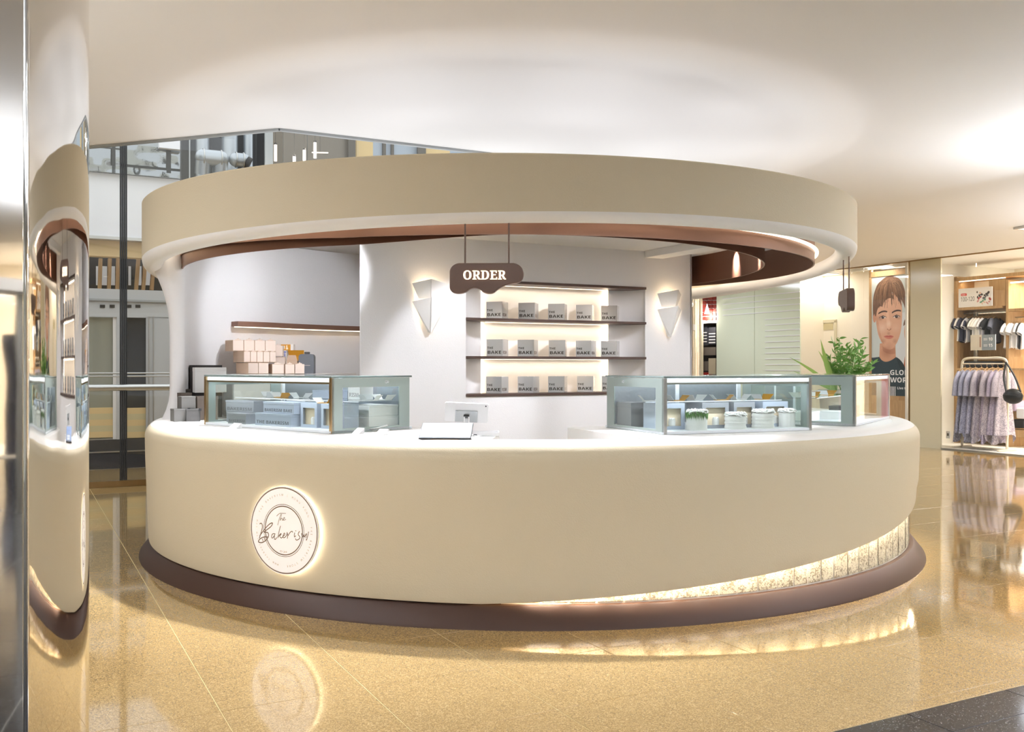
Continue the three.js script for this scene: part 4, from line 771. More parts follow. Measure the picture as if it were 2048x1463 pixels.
// ================================================================ cream carton stack on the back cabinet at the left wall
{
  const cab = thing('back_cabinet', 'white back cabinet under the cream cartons along the left wall', 'cabinet', [0, 0, 0]), Y = 1.43;
  const pts = [[-2.52, 8.3], [-2.3, 7.86], [-1.72, 8.75], [-1.55, 9.45], [-1.72, 9.5], [-2.02, 9.05], [-2.28, 8.66]];
  part(cab, 'cabinet_body', slab(pts, 0.02, Y - 0.02), M.white); part(cab, 'cabinet_top', slab(pts, Y - 0.019, Y, [], 0.002), M.white);
  const carton = (px, Z, y, w, d, h, phi, mat, label, tab = true) => {
    const t = thing('cream_carton', label, 'carton', V((px - 1024) / FOCAL * Z, y + 0.0005, -Z), phi, 'cream cartons on the back cabinet');
    part(t, 'carton', rbox(w - 0.002, h - 0.003, d, 0.002, w / 2, h / 2, -d / 2), mat);
    part(t, 'front_panel', box(w - 0.006, h - 0.012, 0.0016, w / 2, h / 2, 0.0006), M.creamBoxLight);
    if (tab) part(t, 'tab', [box(w * 0.5, 0.008, 0.002, w / 2, h + 0.0025, -0.004), cyl(0.007, 0.002, 0, 0, 0, 14).rotateX(Math.PI / 2).translate(w / 2, h + 0.008, -0.004)], M.creamBoxLight);
    return t;
  };
  const step = (px, Z, k, w, phi) => { const x = (px - 1024) / FOCAL * Z + k * w * Math.cos(phi), z = Z + k * w * Math.sin(phi); return [1024 + x / z * FOCAL, z]; };
  const nth = ['first', 'second', 'third', 'fourth', 'fifth'], phi = 0.62;
  for (let k = 0; k < 2; k++) { const [px, Z] = step(496, 8.16, k, 0.092, phi); carton(px, Z, Y, 0.092, 0.3, 0.099, phi, M.creamBox, `cream carton in the bottom row of the stack, ${nth[k]} from the left`, false); }
  for (let k = 0; k < 5; k++) { const [px, Z] = step(487.5, 8.2, k, 0.058, phi); carton(px, Z, Y + 0.1, 0.058, 0.27, 0.098, phi, M.creamBox, `narrow cream carton in the middle row of the stack, ${nth[k]} from the left`); }
  for (let k = 0; k < 4; k++) { const [px, Z] = step(465.5, 8.3, k, 0.098, phi); carton(px, Z, Y + 0.199, 0.098, 0.2, 0.1, phi, M.creamBox, `cream carton with a round tab in the top row, ${nth[k]} from the left`); }
  carton(544, 8.3, Y, 0.1, 0.16, 0.088, 0.45, M.creamBox, 'cream carton standing alone to the right of the bottom row'); carton(570, 8.36, Y, 0.082, 0.14, 0.088, 0.3, M.creamBox, 'cream carton with small print, second to the right of the bottom row'); carton(589.5, 8.42, Y, 0.085, 0.14, 0.088, 0.3, M.creamBoxLight, 'cream carton with small print at the right end of the stack');
  carton(548, 8.6, Y + 0.0, 0.1, 0.14, 0.155, 0.2, M.creamBox, 'pale carton carrying the square tabbed one', false); carton(544, 8.58, Y + 0.156, 0.095, 0.12, 0.1, 0.15, M.creamBoxLight, 'square tabbed carton to the right of the top row');
  const pk = (name, label, px, Z, y, w, h, d, phi2, mat, extra) => { const t = thing(name, label, 'package', V((px - 1024) / FOCAL * Z, y, -Z), phi2); part(t, 'carton', rbox(w, h, d, 0.002, w / 2, h / 2, -d / 2), mat); extra?.(t, w, h, d); return t; };
  const printTex = canvasTex(128, 64, (g) => { g.fillStyle = '#d99a2b'; g.fillRect(0, 0, 128, 64); g.fillStyle = '#7a8c3a'; g.fillRect(4, 6, 26, 40); g.fillStyle = '#f6ead0'; g.fillRect(48, 14, 24, 34); g.fillRect(84, 10, 12, 30); g.beginPath(); g.arc(92, 44, 12, 0, 7); g.fill(); });
  const blueTex = canvasTex(64, 64, (g) => { g.fillStyle = '#e8e8ee'; g.fillRect(0, 0, 64, 64); g.fillStyle = '#5a63a8'; g.fillRect(2, 2, 60, 10); for (let i = 0; i < 4; i++) for (let j = 0; j < 2; j++) g.fillRect(8 + j * 28, 18 + i * 11, 20, 7); });
  pk('blue_print_packet', 'small packet with blue print under the orange printed box', 562, 9.0, Y + 0.0005, 0.05, 0.215, 0.1, 0.1, M.paper, (t, w, h) => part(t, 'print', new THREE.PlaneGeometry(w - 0.004, 0.08).translate(w / 2, h - 0.045, 0.0012), std({ map: blueTex, roughness: 0.6 })));
  pk('orange_print_box', 'orange printed box lying on top at the right of the cream cartons', 555, 9.02, Y + 0.217, 0.15, 0.06, 0.1, 0.05, M.paper, (t, w, h) => part(t, 'print', new THREE.PlaneGeometry(w - 0.03, h - 0.004).translate(w / 2 - 0.012, h / 2, 0.0012), std({ map: printTex, roughness: 0.6 })));
  pk('orange_open_box', 'open amber box with raised flap behind the grey rounded box', 580, 8.86, Y + 0.0005, 0.12, 0.165, 0.1, 0.05, M.orange, (t, w, h) => part(t, 'flap', plate([[-0.008, h - 0.004, 0.004], [w + 0.008, h - 0.004, 0.004], [w + 0.014, h + 0.05, 0.03], [-0.014, h + 0.05, 0.03]], 0.002), M.orange));
  pk('tan_flap_box', 'tan carton with raised flap before the amber box', 573, 8.66, Y + 0.0005, 0.098, 0.12, 0.09, 0.1, M.creamBox, (t, w, h) => part(t, 'flap', plate([[0, h - 0.004, 0.002], [w, h - 0.004, 0.002], [w - 0.014, h + 0.048, 0.012], [0.014, h + 0.048, 0.012]], 0.002), M.creamBox));
  const g = thing('grey_gift_bag', 'dark grey box with rounded shoulders at the right end of the cream cartons', 'package', V((597 - 1024) / FOCAL * 8.62, Y + 0.0005, -8.62), 0.05), s = new THREE.Shape(); s.moveTo(0, 0); s.lineTo(0.138, 0); s.lineTo(0.138, 0.145); s.quadraticCurveTo(0.138, 0.178, 0.105, 0.178); s.lineTo(0.033, 0.178); s.quadraticCurveTo(0, 0.178, 0, 0.145);
  part(g, 'carton', extr(s, 0.1, 0.002).translate(0, 0, -0.1), std({ color: col('#66696e'), roughness: 0.6 })); part(g, 'handle', rbox(0.05, 0.02, 0.02, 0.006, 0.07, 0.188, -0.05), M.greyBox); part(g, 'print', box(0.06, 0.003, 0.001, 0.075, 0.075, 0.001), M.creamBoxLight);
}
// ================================================================ green plant beyond the rightmost case
{
  const Z = 11.2, t = thing('potted_plant', 'leafy green plant in a tall planter beyond the rightmost glass case', 'plant', V((1682 - 1024) / FOCAL * Z, 0, -Z), 0);
  part(t, 'planter', rev([[0.17, 0.0], [0.17, 0.02], [0.25, 1.2], [0.262, 1.22], [0.245, 1.22], [0.235, 1.16], [0.001, 1.16]], 0, 2 * Math.PI, 32, 0, 0), M.white); part(t, 'soil', new THREE.CircleGeometry(0.235, 24).rotateX(-Math.PI / 2).translate(0, 1.17, 0), M.darkBox);
  const leafGeo = (len, wid, bend) => { const g = new THREE.PlaneGeometry(wid, len, 2, 5).translate(0, len / 2, 0), p = g.attributes.position; for (let i = 0; i < p.count; i++) { const v = Math.max(0, Math.min(1, p.getY(i) / len)), k = Math.sin(Math.PI * Math.pow(v, 0.75)) * 0.98 + 0.02; p.setX(i, p.getX(i) * k); p.setZ(i, -bend * v * v * len + Math.abs(p.getX(i)) * 0.25); } g.computeVertexNormals(); return g; };
  const aim = (g, from, dir, roll) => { g.applyQuaternion(new THREE.Quaternion().setFromAxisAngle(UP, roll)); g.applyQuaternion(new THREE.Quaternion().setFromUnitVectors(UP, dir.clone().normalize())); return g.translate(from.x, from.y, from.z); };
  const leaves = [], stems = [];
  for (let i = 0; i < 22; i++) {
    const a = i * 2.4, r = 0.12 + 0.15 * rnd(), top = V(0.1 + r * Math.cos(a) * 1.1, 1.42 + 0.42 * rnd(), r * Math.sin(a)), base = V(0.05 * Math.cos(a) + 0.06, 1.17, 0.05 * Math.sin(a)), mid = base.clone().lerp(top, 0.5).add(V(0, 0.05, 0)), c = new THREE.QuadraticBezierCurve3(base, mid, top);
    stems.push(new THREE.TubeGeometry(c, 6, 0.004, 5));
    for (let k = 0; k < 24; k++) { const u = 0.25 + 0.75 * k / 23; leaves.push(aim(leafGeo(0.06 + 0.035 * rnd(), 0.03, 0.3), c.getPoint(u), V(rr(-1, 1), rr(-0.1, 0.8), rr(-1, 1)), rr(0, 6))); }
  }
  part(t, 'stems', stems, M.leaf); part(t, 'foliage', leaves, M.leaf).userData.kind = 'stuff';
  for (const [dx, dy, z, len, wid] of [[-0.55, 0.62, 0.1, 0.62, 0.05], [-0.35, 0.7, 0.15, 0.6, 0.07], [-0.5, 0.35, 0.05, 0.5, 0.05], [-0.2, 0.8, 0.1, 0.5, 0.07], [-0.7, 0.45, 0.2, 0.5, 0.045]]) part(t, 'long_leaf', aim(leafGeo(len, wid, 0.5), V(-0.06, 1.18, 0.04), V(dx, dy, z), rr(-0.5, 0.5)), M.leafPale);
}

// ================================================================ the hall with the lifts behind the left side
function onB(parent, name, mat, B, p0, p1, y0, y1, th = 0.04, label) {   // a panel facing the camera side on the plane b = B, between picture columns and rows
  const a0 = aOf(p0, B), a1 = aOf(p1, B), am = (a0 + a1) / 2, h1 = hAB(y0, am, B), h0 = Math.max(0, hAB(y1, am, B));
  return part(parent, name, metreUV(box(a1 - a0, h1 - h0, th, am, (h0 + h1) / 2, -B - th / 2)), mat, null, label);
}
const inYaw = (o) => { o.rotation.y = YAW; return o; };
const HM = {
  fascia: std({ color: col('#eef0f4'), roughness: 0.6 }), beige: std({ color: col('#dcc28c'), roughness: 0.6 }), lift: std({ color: col('#c6c9ca'), roughness: 0.4, metalness: 0.4 }), tinted: std({ color: col('#3a3d40'), roughness: 0.06, metalness: 0.2 }),
  paleGlass: std({ color: col('#a3a596'), roughness: 0.1, metalness: 0.3 }), foil: std({ color: col('#9a9ea0'), metalness: 1, roughness: 0.1, bumpMap: rep(TEX.ripple, 0.5), bumpScale: 0.06 }), umber: std({ color: col('#7c756a'), roughness: 0.3, metalness: 0.2 }),
  umberDark: std({ color: col('#5c5850'), roughness: 0.3, metalness: 0.2 }), stripe: std({ color: col('#cbbf94'), roughness: 0.5 }), sky: std({ color: col('#a9b6c4'), roughness: 0.4 }),
};
{
  const s = inYaw(struct('window_2', null, null, 'tall glass screen with steel handrail before the lifts')), B = 12.76, a0 = aOf(110, B), a1 = aOf(470, B);
  part(s, 'kerb', box(a1 - a0, 0.075, 0.1, (a0 + a1) / 2, 0.0385, -B), M.bronze, null, 'metal kerb under the glass');
  const am = aOf(247, B);
  part(s, 'glass_pane', box(am - 0.04 - a0, 4.4, 0.012, (a0 + am - 0.04) / 2, 2.28, -B), M.glass); part(s, 'glass_pane', box(a1 - am - 0.04, 4.4, 0.012, (a1 + am + 0.04) / 2, 2.28, -B), M.glass);
  for (const d of [-0.034, -0.012, 0.01, 0.032]) part(s, 'mullion_bar', box(0.016, 4.4, 0.05, am + d, 2.28, -B), M.soot);
  const hr = EYE - (774.5 - HZ) / FOCAL * zAB(am, B - 0.12); part(s, 'handrail', new THREE.CylinderGeometry(0.04, 0.04, a1 - a0, 20).rotateZ(Math.PI / 2).translate((a0 + a1) / 2, hr, -B + 0.12), M.steel, null, 'thick steel handrail');
}
{
  const t = inYaw(thing('lift_front', 'grey metal lift front with glass doors behind the glass screen at the left', 'lift')), B = 15.0;
  onB(t, 'header', HM.lift, B, 120, 345, 578, 634); onB(t, 'header_ledge', M.grayMetal, B - 0.06, 120, 345, 598, 602, 0.05);
  onB(t, 'jamb', HM.lift, B, 233.5, 253, 634, 878); onB(t, 'jamb', HM.lift, B, 292, 360, 634, 960);
  onB(t, 'door_leaf', HM.paleGlass, B + 0.08, 120, 233.5, 634, 878, 0.04, 'pale glass door'); onB(t, 'door_leaf', HM.tinted, B + 0.08, 253, 292, 634, 878, 0.04, 'dark glass door');
  onB(t, 'edge_profile', M.white, B + 0.03, 226, 233.5, 634, 878, 0.03); onB(t, 'edge_profile', M.steel, B - 0.02, 297, 299, 632, 960, 0.03); onB(t, 'edge_profile', M.steel, B - 0.02, 306, 308, 632, 960, 0.03);
  for (const px of [205, 224.5, 258, 276]) onB(t, 'indicator', M.black, B - 0.02, px - 5, px + 5, 609, 615, 0.02);
  for (let i = 0; i < 5; i++) { onB(t, 'floor_band', i % 2 ? HM.stripe : HM.beige, B + 0.06, 150, 233, 815 + i * 12, 827 + i * 12, 0.02); onB(t, 'floor_band', i % 2 ? HM.stripe : HM.beige, B + 0.06, 254, 291.5, 815 + i * 12, 827 + i * 12, 0.02); }
  onB(t, 'base_panel', M.soot, B, 120, 360, 878, 966); onB(t, 'trim_line', M.steel, B - 0.02, 120, 360, 901, 903.5, 0.02); onB(t, 'trim_line', M.steel, B - 0.02, 120, 360, 936, 938.5, 0.02);
}
{ const t = inYaw(thing('inner_rail', 'thin double steel rail across the lift doors', 'handrail')), B = 14.2; for (const y of [746, 752]) { const a0 = aOf(110, B), a1 = aOf(400, B), h = hAB(y, aOf(240, B), B); part(t, 'rail_bar', new THREE.CylinderGeometry(0.012, 0.012, a1 - a0, 10).rotateZ(Math.PI / 2).translate((a0 + a1) / 2, h, -B), M.steel); } }
{
  const w = inYaw(struct('wall_gallery', null, null, 'upper gallery with white fascia, beige band and glass parapet'));
  onB(w, 'fascia', HM.fascia, 14.6, 100, 420, 351, 475, 0.3, 'white fascia'); onB(w, 'trim_band', M.steel, 14.58, 100, 420, 475, 481, 0.2); onB(w, 'beige_band', HM.beige, 14.75, 100, 420, 481, 515, 0.2, 'beige band'); onB(w, 'dark_recess', M.soot, 16.2, 100, 420, 505, 585, 0.05);
  for (const [p0, p1] of [[192, 197], [203, 214], [220, 230], [257, 262], [276, 283], [289, 305]]) onB(w, 'pale_gap', HM.fascia, 16.1, p0, p1, 532, 570, 0.02);
  onB(w, 'metal_band', HM.foil, 14.5, 100, 365, 332, 346, 0.05); onB(w, 'parapet_glass', HM.foil, 14.55, 100, 240, 293, 333, 0.03, 'wavy reflecting parapet pane'); onB(w, 'parapet_glass', HM.foil, 14.55, 242, 365, 293, 333, 0.03, 'wavy reflecting parapet pane');
  onB(w, 'dark_upright', M.soot, 14.5, 224, 231, 290, 346, 0.04); onB(w, 'dark_upright', M.soot, 14.5, 333, 342, 290, 346, 0.04); onB(w, 'ceiling_band', M.grayMetal, 14.8, 100, 365, 240, 296, 0.05); onB(w, 'white_block', HM.fascia, 14.4, 318, 364, 279, 297, 0.1); onB(w, 'gallery_back', M.soot, 17.2, 60, 560, 240, 600, 0.1);
}
for (const [i, px] of [199, 217.5, 234, 272, 286, 303].entries()) { const t = inYaw(thing('wooden_fin', `slanted wooden fin, ${['first', 'second', 'third', 'fourth', 'fifth', 'sixth'][i]} from the left in the row above the lift`, 'fin', [0, 0, 0], 0, 'wooden fins above the lift')); const B = 15.7, a = aOf(px, B), h0 = hAB(580, a, B), h1 = hAB(517, a, B); part(t, 'fin', metreUV(box(0.05, h1 - h0, 0.12, 0, (h1 - h0) / 2, 0).rotateZ(i < 3 ? -0.03 : -0.07).translate(a, h0, -B)), M.wood); }
for (const [p0, p1, label] of [[363, 378, 'black steel post left of the silver ducts above the canopy'], [514, 530, 'black steel post right of the silver ducts above the canopy'], [420, 429, 'thin black post between the two upright silver ducts']]) { const t = inYaw(thing('steel_post', label, 'post')); onB(t, 'post', M.black, p0 === 420 ? 16.4 : 13, p0, p1, 230, 600, 0.12); if (p0 !== 420) onB(t, 'edge', M.grayMetal, 12.98, p1, p1 + 2.5, 230, 600, 0.1); }
{
  const duct = (label, px, w, B) => { const a = aOf(px, B), r = w / 2 / FOCAL * zAB(a, B), p = ab(a, B, 2), t = thing('ventilation_duct', label, 'duct', p, 0); part(t, 'pipe', cyl(r, 4.5, 0, 1.25, 0, 32), M.duct); for (const y of [0.4, 1.35, 2.1]) part(t, 'flange', new THREE.TorusGeometry(r + 0.004, 0.012, 6, 32).rotateX(Math.PI / 2).translate(0, y, 0), M.steel); return [t, r]; };
  const elbow = (label, px0, px1, py, B, wpx, greyEnd) => {
    const a0 = aOf(px0, B), a1 = aOf(px1, B), h = hAB(py, (a0 + a1) / 2, B), r = wpx / 2 / FOCAL * zAB(a0, B), t = thing('duct_elbow', label, 'duct', ab((a0 + a1) / 2, B, h), YAW), len = Math.max(0.02, a1 - a0 - 1.5 * r);
    part(t, 'pipe', new THREE.CapsuleGeometry(r, len, 10, 28).rotateZ(Math.PI / 2), M.duct);
    for (const s of [-1, 1]) part(t, 'flange', new THREE.TorusGeometry(r + 0.006, 0.012, 6, 32).rotateY(Math.PI / 2).translate(s * len / 2, 0, 0), M.steel);
    for (const s of greyEnd ? [1] : [-1, 1]) part(t, 'branch', bar([s * len / 2, 0, 0], [s * (len / 2 + (greyEnd ? r * 0.9 : 0)), greyEnd ? -r * 0.5 : -r * 2, greyEnd ? r * 0.2 : -r * 0.6], r * 0.92, 28), greyEnd ? M.greyBox : M.duct);
  };
  duct('wide upright silver duct at the left above the canopy', 405, 26, 16.2); duct('wide upright silver duct in the middle above the canopy', 459, 32, 16.2); duct('upright silver duct at the right next to the black post', 496, 18, 16.2);
  elbow('horizontal silver duct elbow across the left upright ducts', 394, 454, 316, 15.6, 32, false); elbow('silver duct elbow with a grey end next to the right upright duct', 461, 497, 320, 15.6, 28, true);
}
{
  const w = inYaw(struct('wall_glass_room', null, null, 'glass room behind the ceiling opening with brown walls'));
  onB(w, 'side_panel', M.grayMetal, 12.6, 530, 546, 230, 600); onB(w, 'brown_panel', HM.umber, 14.5, 546, 566, 230, 600, 0.05); onB(w, 'brown_panel', HM.umber, 14.5, 566.6, 614, 230, 600, 0.05); onB(w, 'brown_panel', HM.umber, 14.5, 614.8, 697, 230, 600, 0.05); onB(w, 'dark_panel', HM.umberDark, 14.4, 697, 711, 230, 600, 0.05);
  onB(w, 'cream_panel', HM.beige, 14.5, 713, 746, 230, 600, 0.05); onB(w, 'pale_panel', HM.sky, 14.5, 746, 787, 230, 600, 0.05); onB(w, 'dark_panel', HM.umberDark, 14.45, 766, 772, 230, 600, 0.05); onB(w, 'dark_panel', HM.umberDark, 14.45, 783, 788, 230, 600, 0.05); onB(w, 'pale_panel', HM.sky, 14.5, 788, 836, 230, 600, 0.05); onB(w, 'dark_panel', HM.umberDark, 14.4, 836, 852, 230, 600, 0.05); onB(w, 'cream_panel', HM.beige, 14.5, 852, 900, 230, 600, 0.05); onB(w, 'pale_panel', HM.sky, 14.5, 900, 1010, 230, 480, 0.05);
  onB(w, 'glass_pane', M.glass, 8.6, 566.4, 614.4, 225, 345, 0.01); onB(w, 'glass_pane', M.glass, 8.6, 615, 716, 225, 345, 0.01); onB(w, 'glass_pane', M.glass, 8.6, 716.6, 900, 225, 345, 0.01);
}
for (const [i, [px, y0, y1]] of [[551, 289.5, 322], [588.6, 313, 350], [608.7, 300, 332], [630, 285, 316]].entries()) {
  const Z = 11.5, t = thing('pendant_lamp', `slim glowing tube lamp hanging behind the canopy, ${['first', 'second', 'third', 'fourth'][i]} from the left`, 'pendant lamp', at(px, (y0 + y1) / 2, Z), 0, 'tube lamps behind the canopy'), h = (y1 - y0) / FOCAL * Z;
  part(t, 'tube', cyl(0.018, h, 0, 0, 0, 14), G.white); part(t, 'cap', cyl(0.0185, 0.02, 0, h / 2 + 0.01, 0, 14), M.soot); part(t, 'cord', cyl(0.002, 1.2, 0, h / 2 + 0.62, 0, 6), M.soot); point(t, t.position.clone().add(V(0, 0, 0.03)), 0.5, '#fff0dc', 1);
}
{ const Z = 12, p = at(640, 305, Z), t = thing('linear_lamp', 'thin glowing line lamp behind the slim tube lamps', 'lamp', p, -0.5); part(t, 'tube', rbox(0.26, 0.014, 0.014, 0.004).rotateZ(-0.12), G.white); part(t, 'cord', cyl(0.002, 1.2, 0, 0.6, 0, 6), M.soot); }

// ================================================================ beyond the right side: column, tiled shop, shop interior
{ const Z = 13.6, t = thing('steel_column', 'slim polished steel column beyond the right edge of the kiosk wall', 'column', [(1401 - 1024) / FOCAL * Z - 0.25, 0, -Z]); part(t, 'shaft', cyl(0.25, CEIL, 0, CEIL / 2, 0, 40), M.chrome); part(t, 'foot_ring', cyl(0.262, 0.06, 0, 0.03, 0, 40), M.steel); }
const onA = (parent, name, mat, A, p0, p1, y0, y1, th = 0.03, label) => {   // a panel parallel to the shop front at a = A
  const b0 = bOf(p0, A), b1 = bOf(p1, A), bm = (b0 + b1) / 2, h1 = hAB(y0, A, bm), h0 = Math.max(0.013, hAB(y1, A, bm));
  return part(parent, name, metreUV(box(th, h1 - h0, Math.abs(b0 - b1), A + th / 2, (h0 + h1) / 2, -bm)), mat, null, label);
};
{
  const w = inYaw(struct('wall_tiled_shop', null, null, 'small shop with red tiles and dark shelves beyond the green panels')), A = FA + 0.1;
  onA(w, 'backing', M.paper, A + 0.03, 1396, 1433, 560, 646, 0.03); onA(w, 'dark_back', M.soot, A + 0.5, 1385, 1437, 646, 1000, 0.03); onA(w, 'side_frame', M.creamPanel, A - 0.02, 1400, 1403.5, 560, 1000, 0.05);
  for (let i = 0; i < 4; i++) for (let j = 0; j < 7; j++) onA(w, 'tile', M.redTile, A, 1404 + i * 7.2, 1404 + i * 7.2 + 6, 585 + j * 8, 585 + j * 8 + 6.6, 0.03);
  onA(w, 'shelf_board', M.darkBrown, A + 0.2, 1400, 1434, 641, 648, 0.3); onA(w, 'shelf_board', M.darkBrown, A + 0.2, 1400, 1434, 698, 700, 0.3);
  const lamp = thing('shop_lamp', 'small bright cone lamp before the red tiles', 'lamp', ab(A - 0.15, bOf(1424, A), hAB(617, A, bOf(1424, A)))); part(lamp, 'shade', new THREE.ConeGeometry(0.07, 0.26, 16, 1, true), G.cool); part(lamp, 'cord', cyl(0.004, 1.2, 0, 0.7, 0, 6), M.soot); point(lamp, lamp.position.clone().add(V(0, -0.2, 0)), 3, '#fff4ea');
  const dk = [std({ color: col('#33343a'), roughness: 0.8 }), std({ color: col('#6a6258'), roughness: 0.8 }), std({ color: col('#b3a890'), roughness: 0.8 })], A2 = A + 0.15;
  for (const [i, [p0, p1, y0, y1, m, label]] of [[1404, 1414, 652, 690, 0, 'dark striped pullover hanging at the left in the tiled shop'], [1417, 1431, 654, 688, 0, 'dark striped pullover hanging at the right in the tiled shop'], [1405, 1431, 694, 710, 1, 'brown patterned folded clothes on the shelf of the tiled shop'], [1417, 1431, 716, 748, 2, 'tan bag standing at the bottom right of the tiled shop'], [1404, 1415, 722, 741, 1, 'small patterned bag at the bottom left of the tiled shop']].entries()) {
    const t = inYaw(thing('shop_garment', label, 'clothes')); const g = onA(t, 'cloth', dk[m], A2, p0, p1, y0, y1, 0.12); void g;
    if (m === 0) for (let k = 0; k < 4; k++) onA(t, 'stripe', M.paper, A2 - 0.004, p0 + 0.6, p1 - 0.6, y0 + 12 + k * 6, y0 + 13.6 + k * 6, 0.004);
  }
  const r = inYaw(thing('red_crate', 'red crate on the floor shelf of the tiled shop', 'crate')); onA(r, 'crate', std({ color: col('#c0302a'), roughness: 0.5 }), A2 - 0.05, 1404, 1413, 745, 752, 0.2); onA(r, 'rim', M.redTile, A2 - 0.06, 1403.6, 1413.4, 744, 745.5, 0.22);
}
{
  // pale strips standing for shelf reflections in the green panels
  const s = inYaw(struct('trim_1', null, null, 'pale horizontal strips that stand for reflections in the green glass panels'));
  for (let k = 0; k < 17; k++) { const y = 590 + k * 11.5, l = k < 4 ? 1445 : 1530; onA(s, 'reflection_strip', M.whiteGloss, FA - 0.012, l, 1599.6, y, y + 1.5, 0.012); }
}
{
  // recess with a door behind the glass
  const w = inYaw(struct('wall_shop_front', null, null, 'cream wall behind the shop glass')), A = FA + 0.7; onA(w, 'plaster', M.shopWarm, A, 1590, 1738, 470, 900, 0.06); onA(w, 'lintel', M.shopWall, FA + 0.2, 1700, 1818, 500, 537, 0.1);
  const d = inYaw(struct('door_1', null, null, 'closed cream door with a darker top panel')); onA(d, 'door_frame', M.creamPanel, A - 0.03, 1612, 1616, 640, 900, 0.04); onA(d, 'door_frame', M.creamPanel, A - 0.03, 1668, 1672, 640, 900, 0.04); onA(d, 'door_frame', M.creamPanel, A - 0.03, 1612, 1672, 640, 646, 0.04); onA(d, 'door_leaf', M.shopWarm, A - 0.012, 1616, 1668, 646, 900, 0.03); onA(d, 'door_glass', HM.stripe, A - 0.02, 1618, 1666, 647, 660, 0.02);  // top strip of the door is a darker tan
}
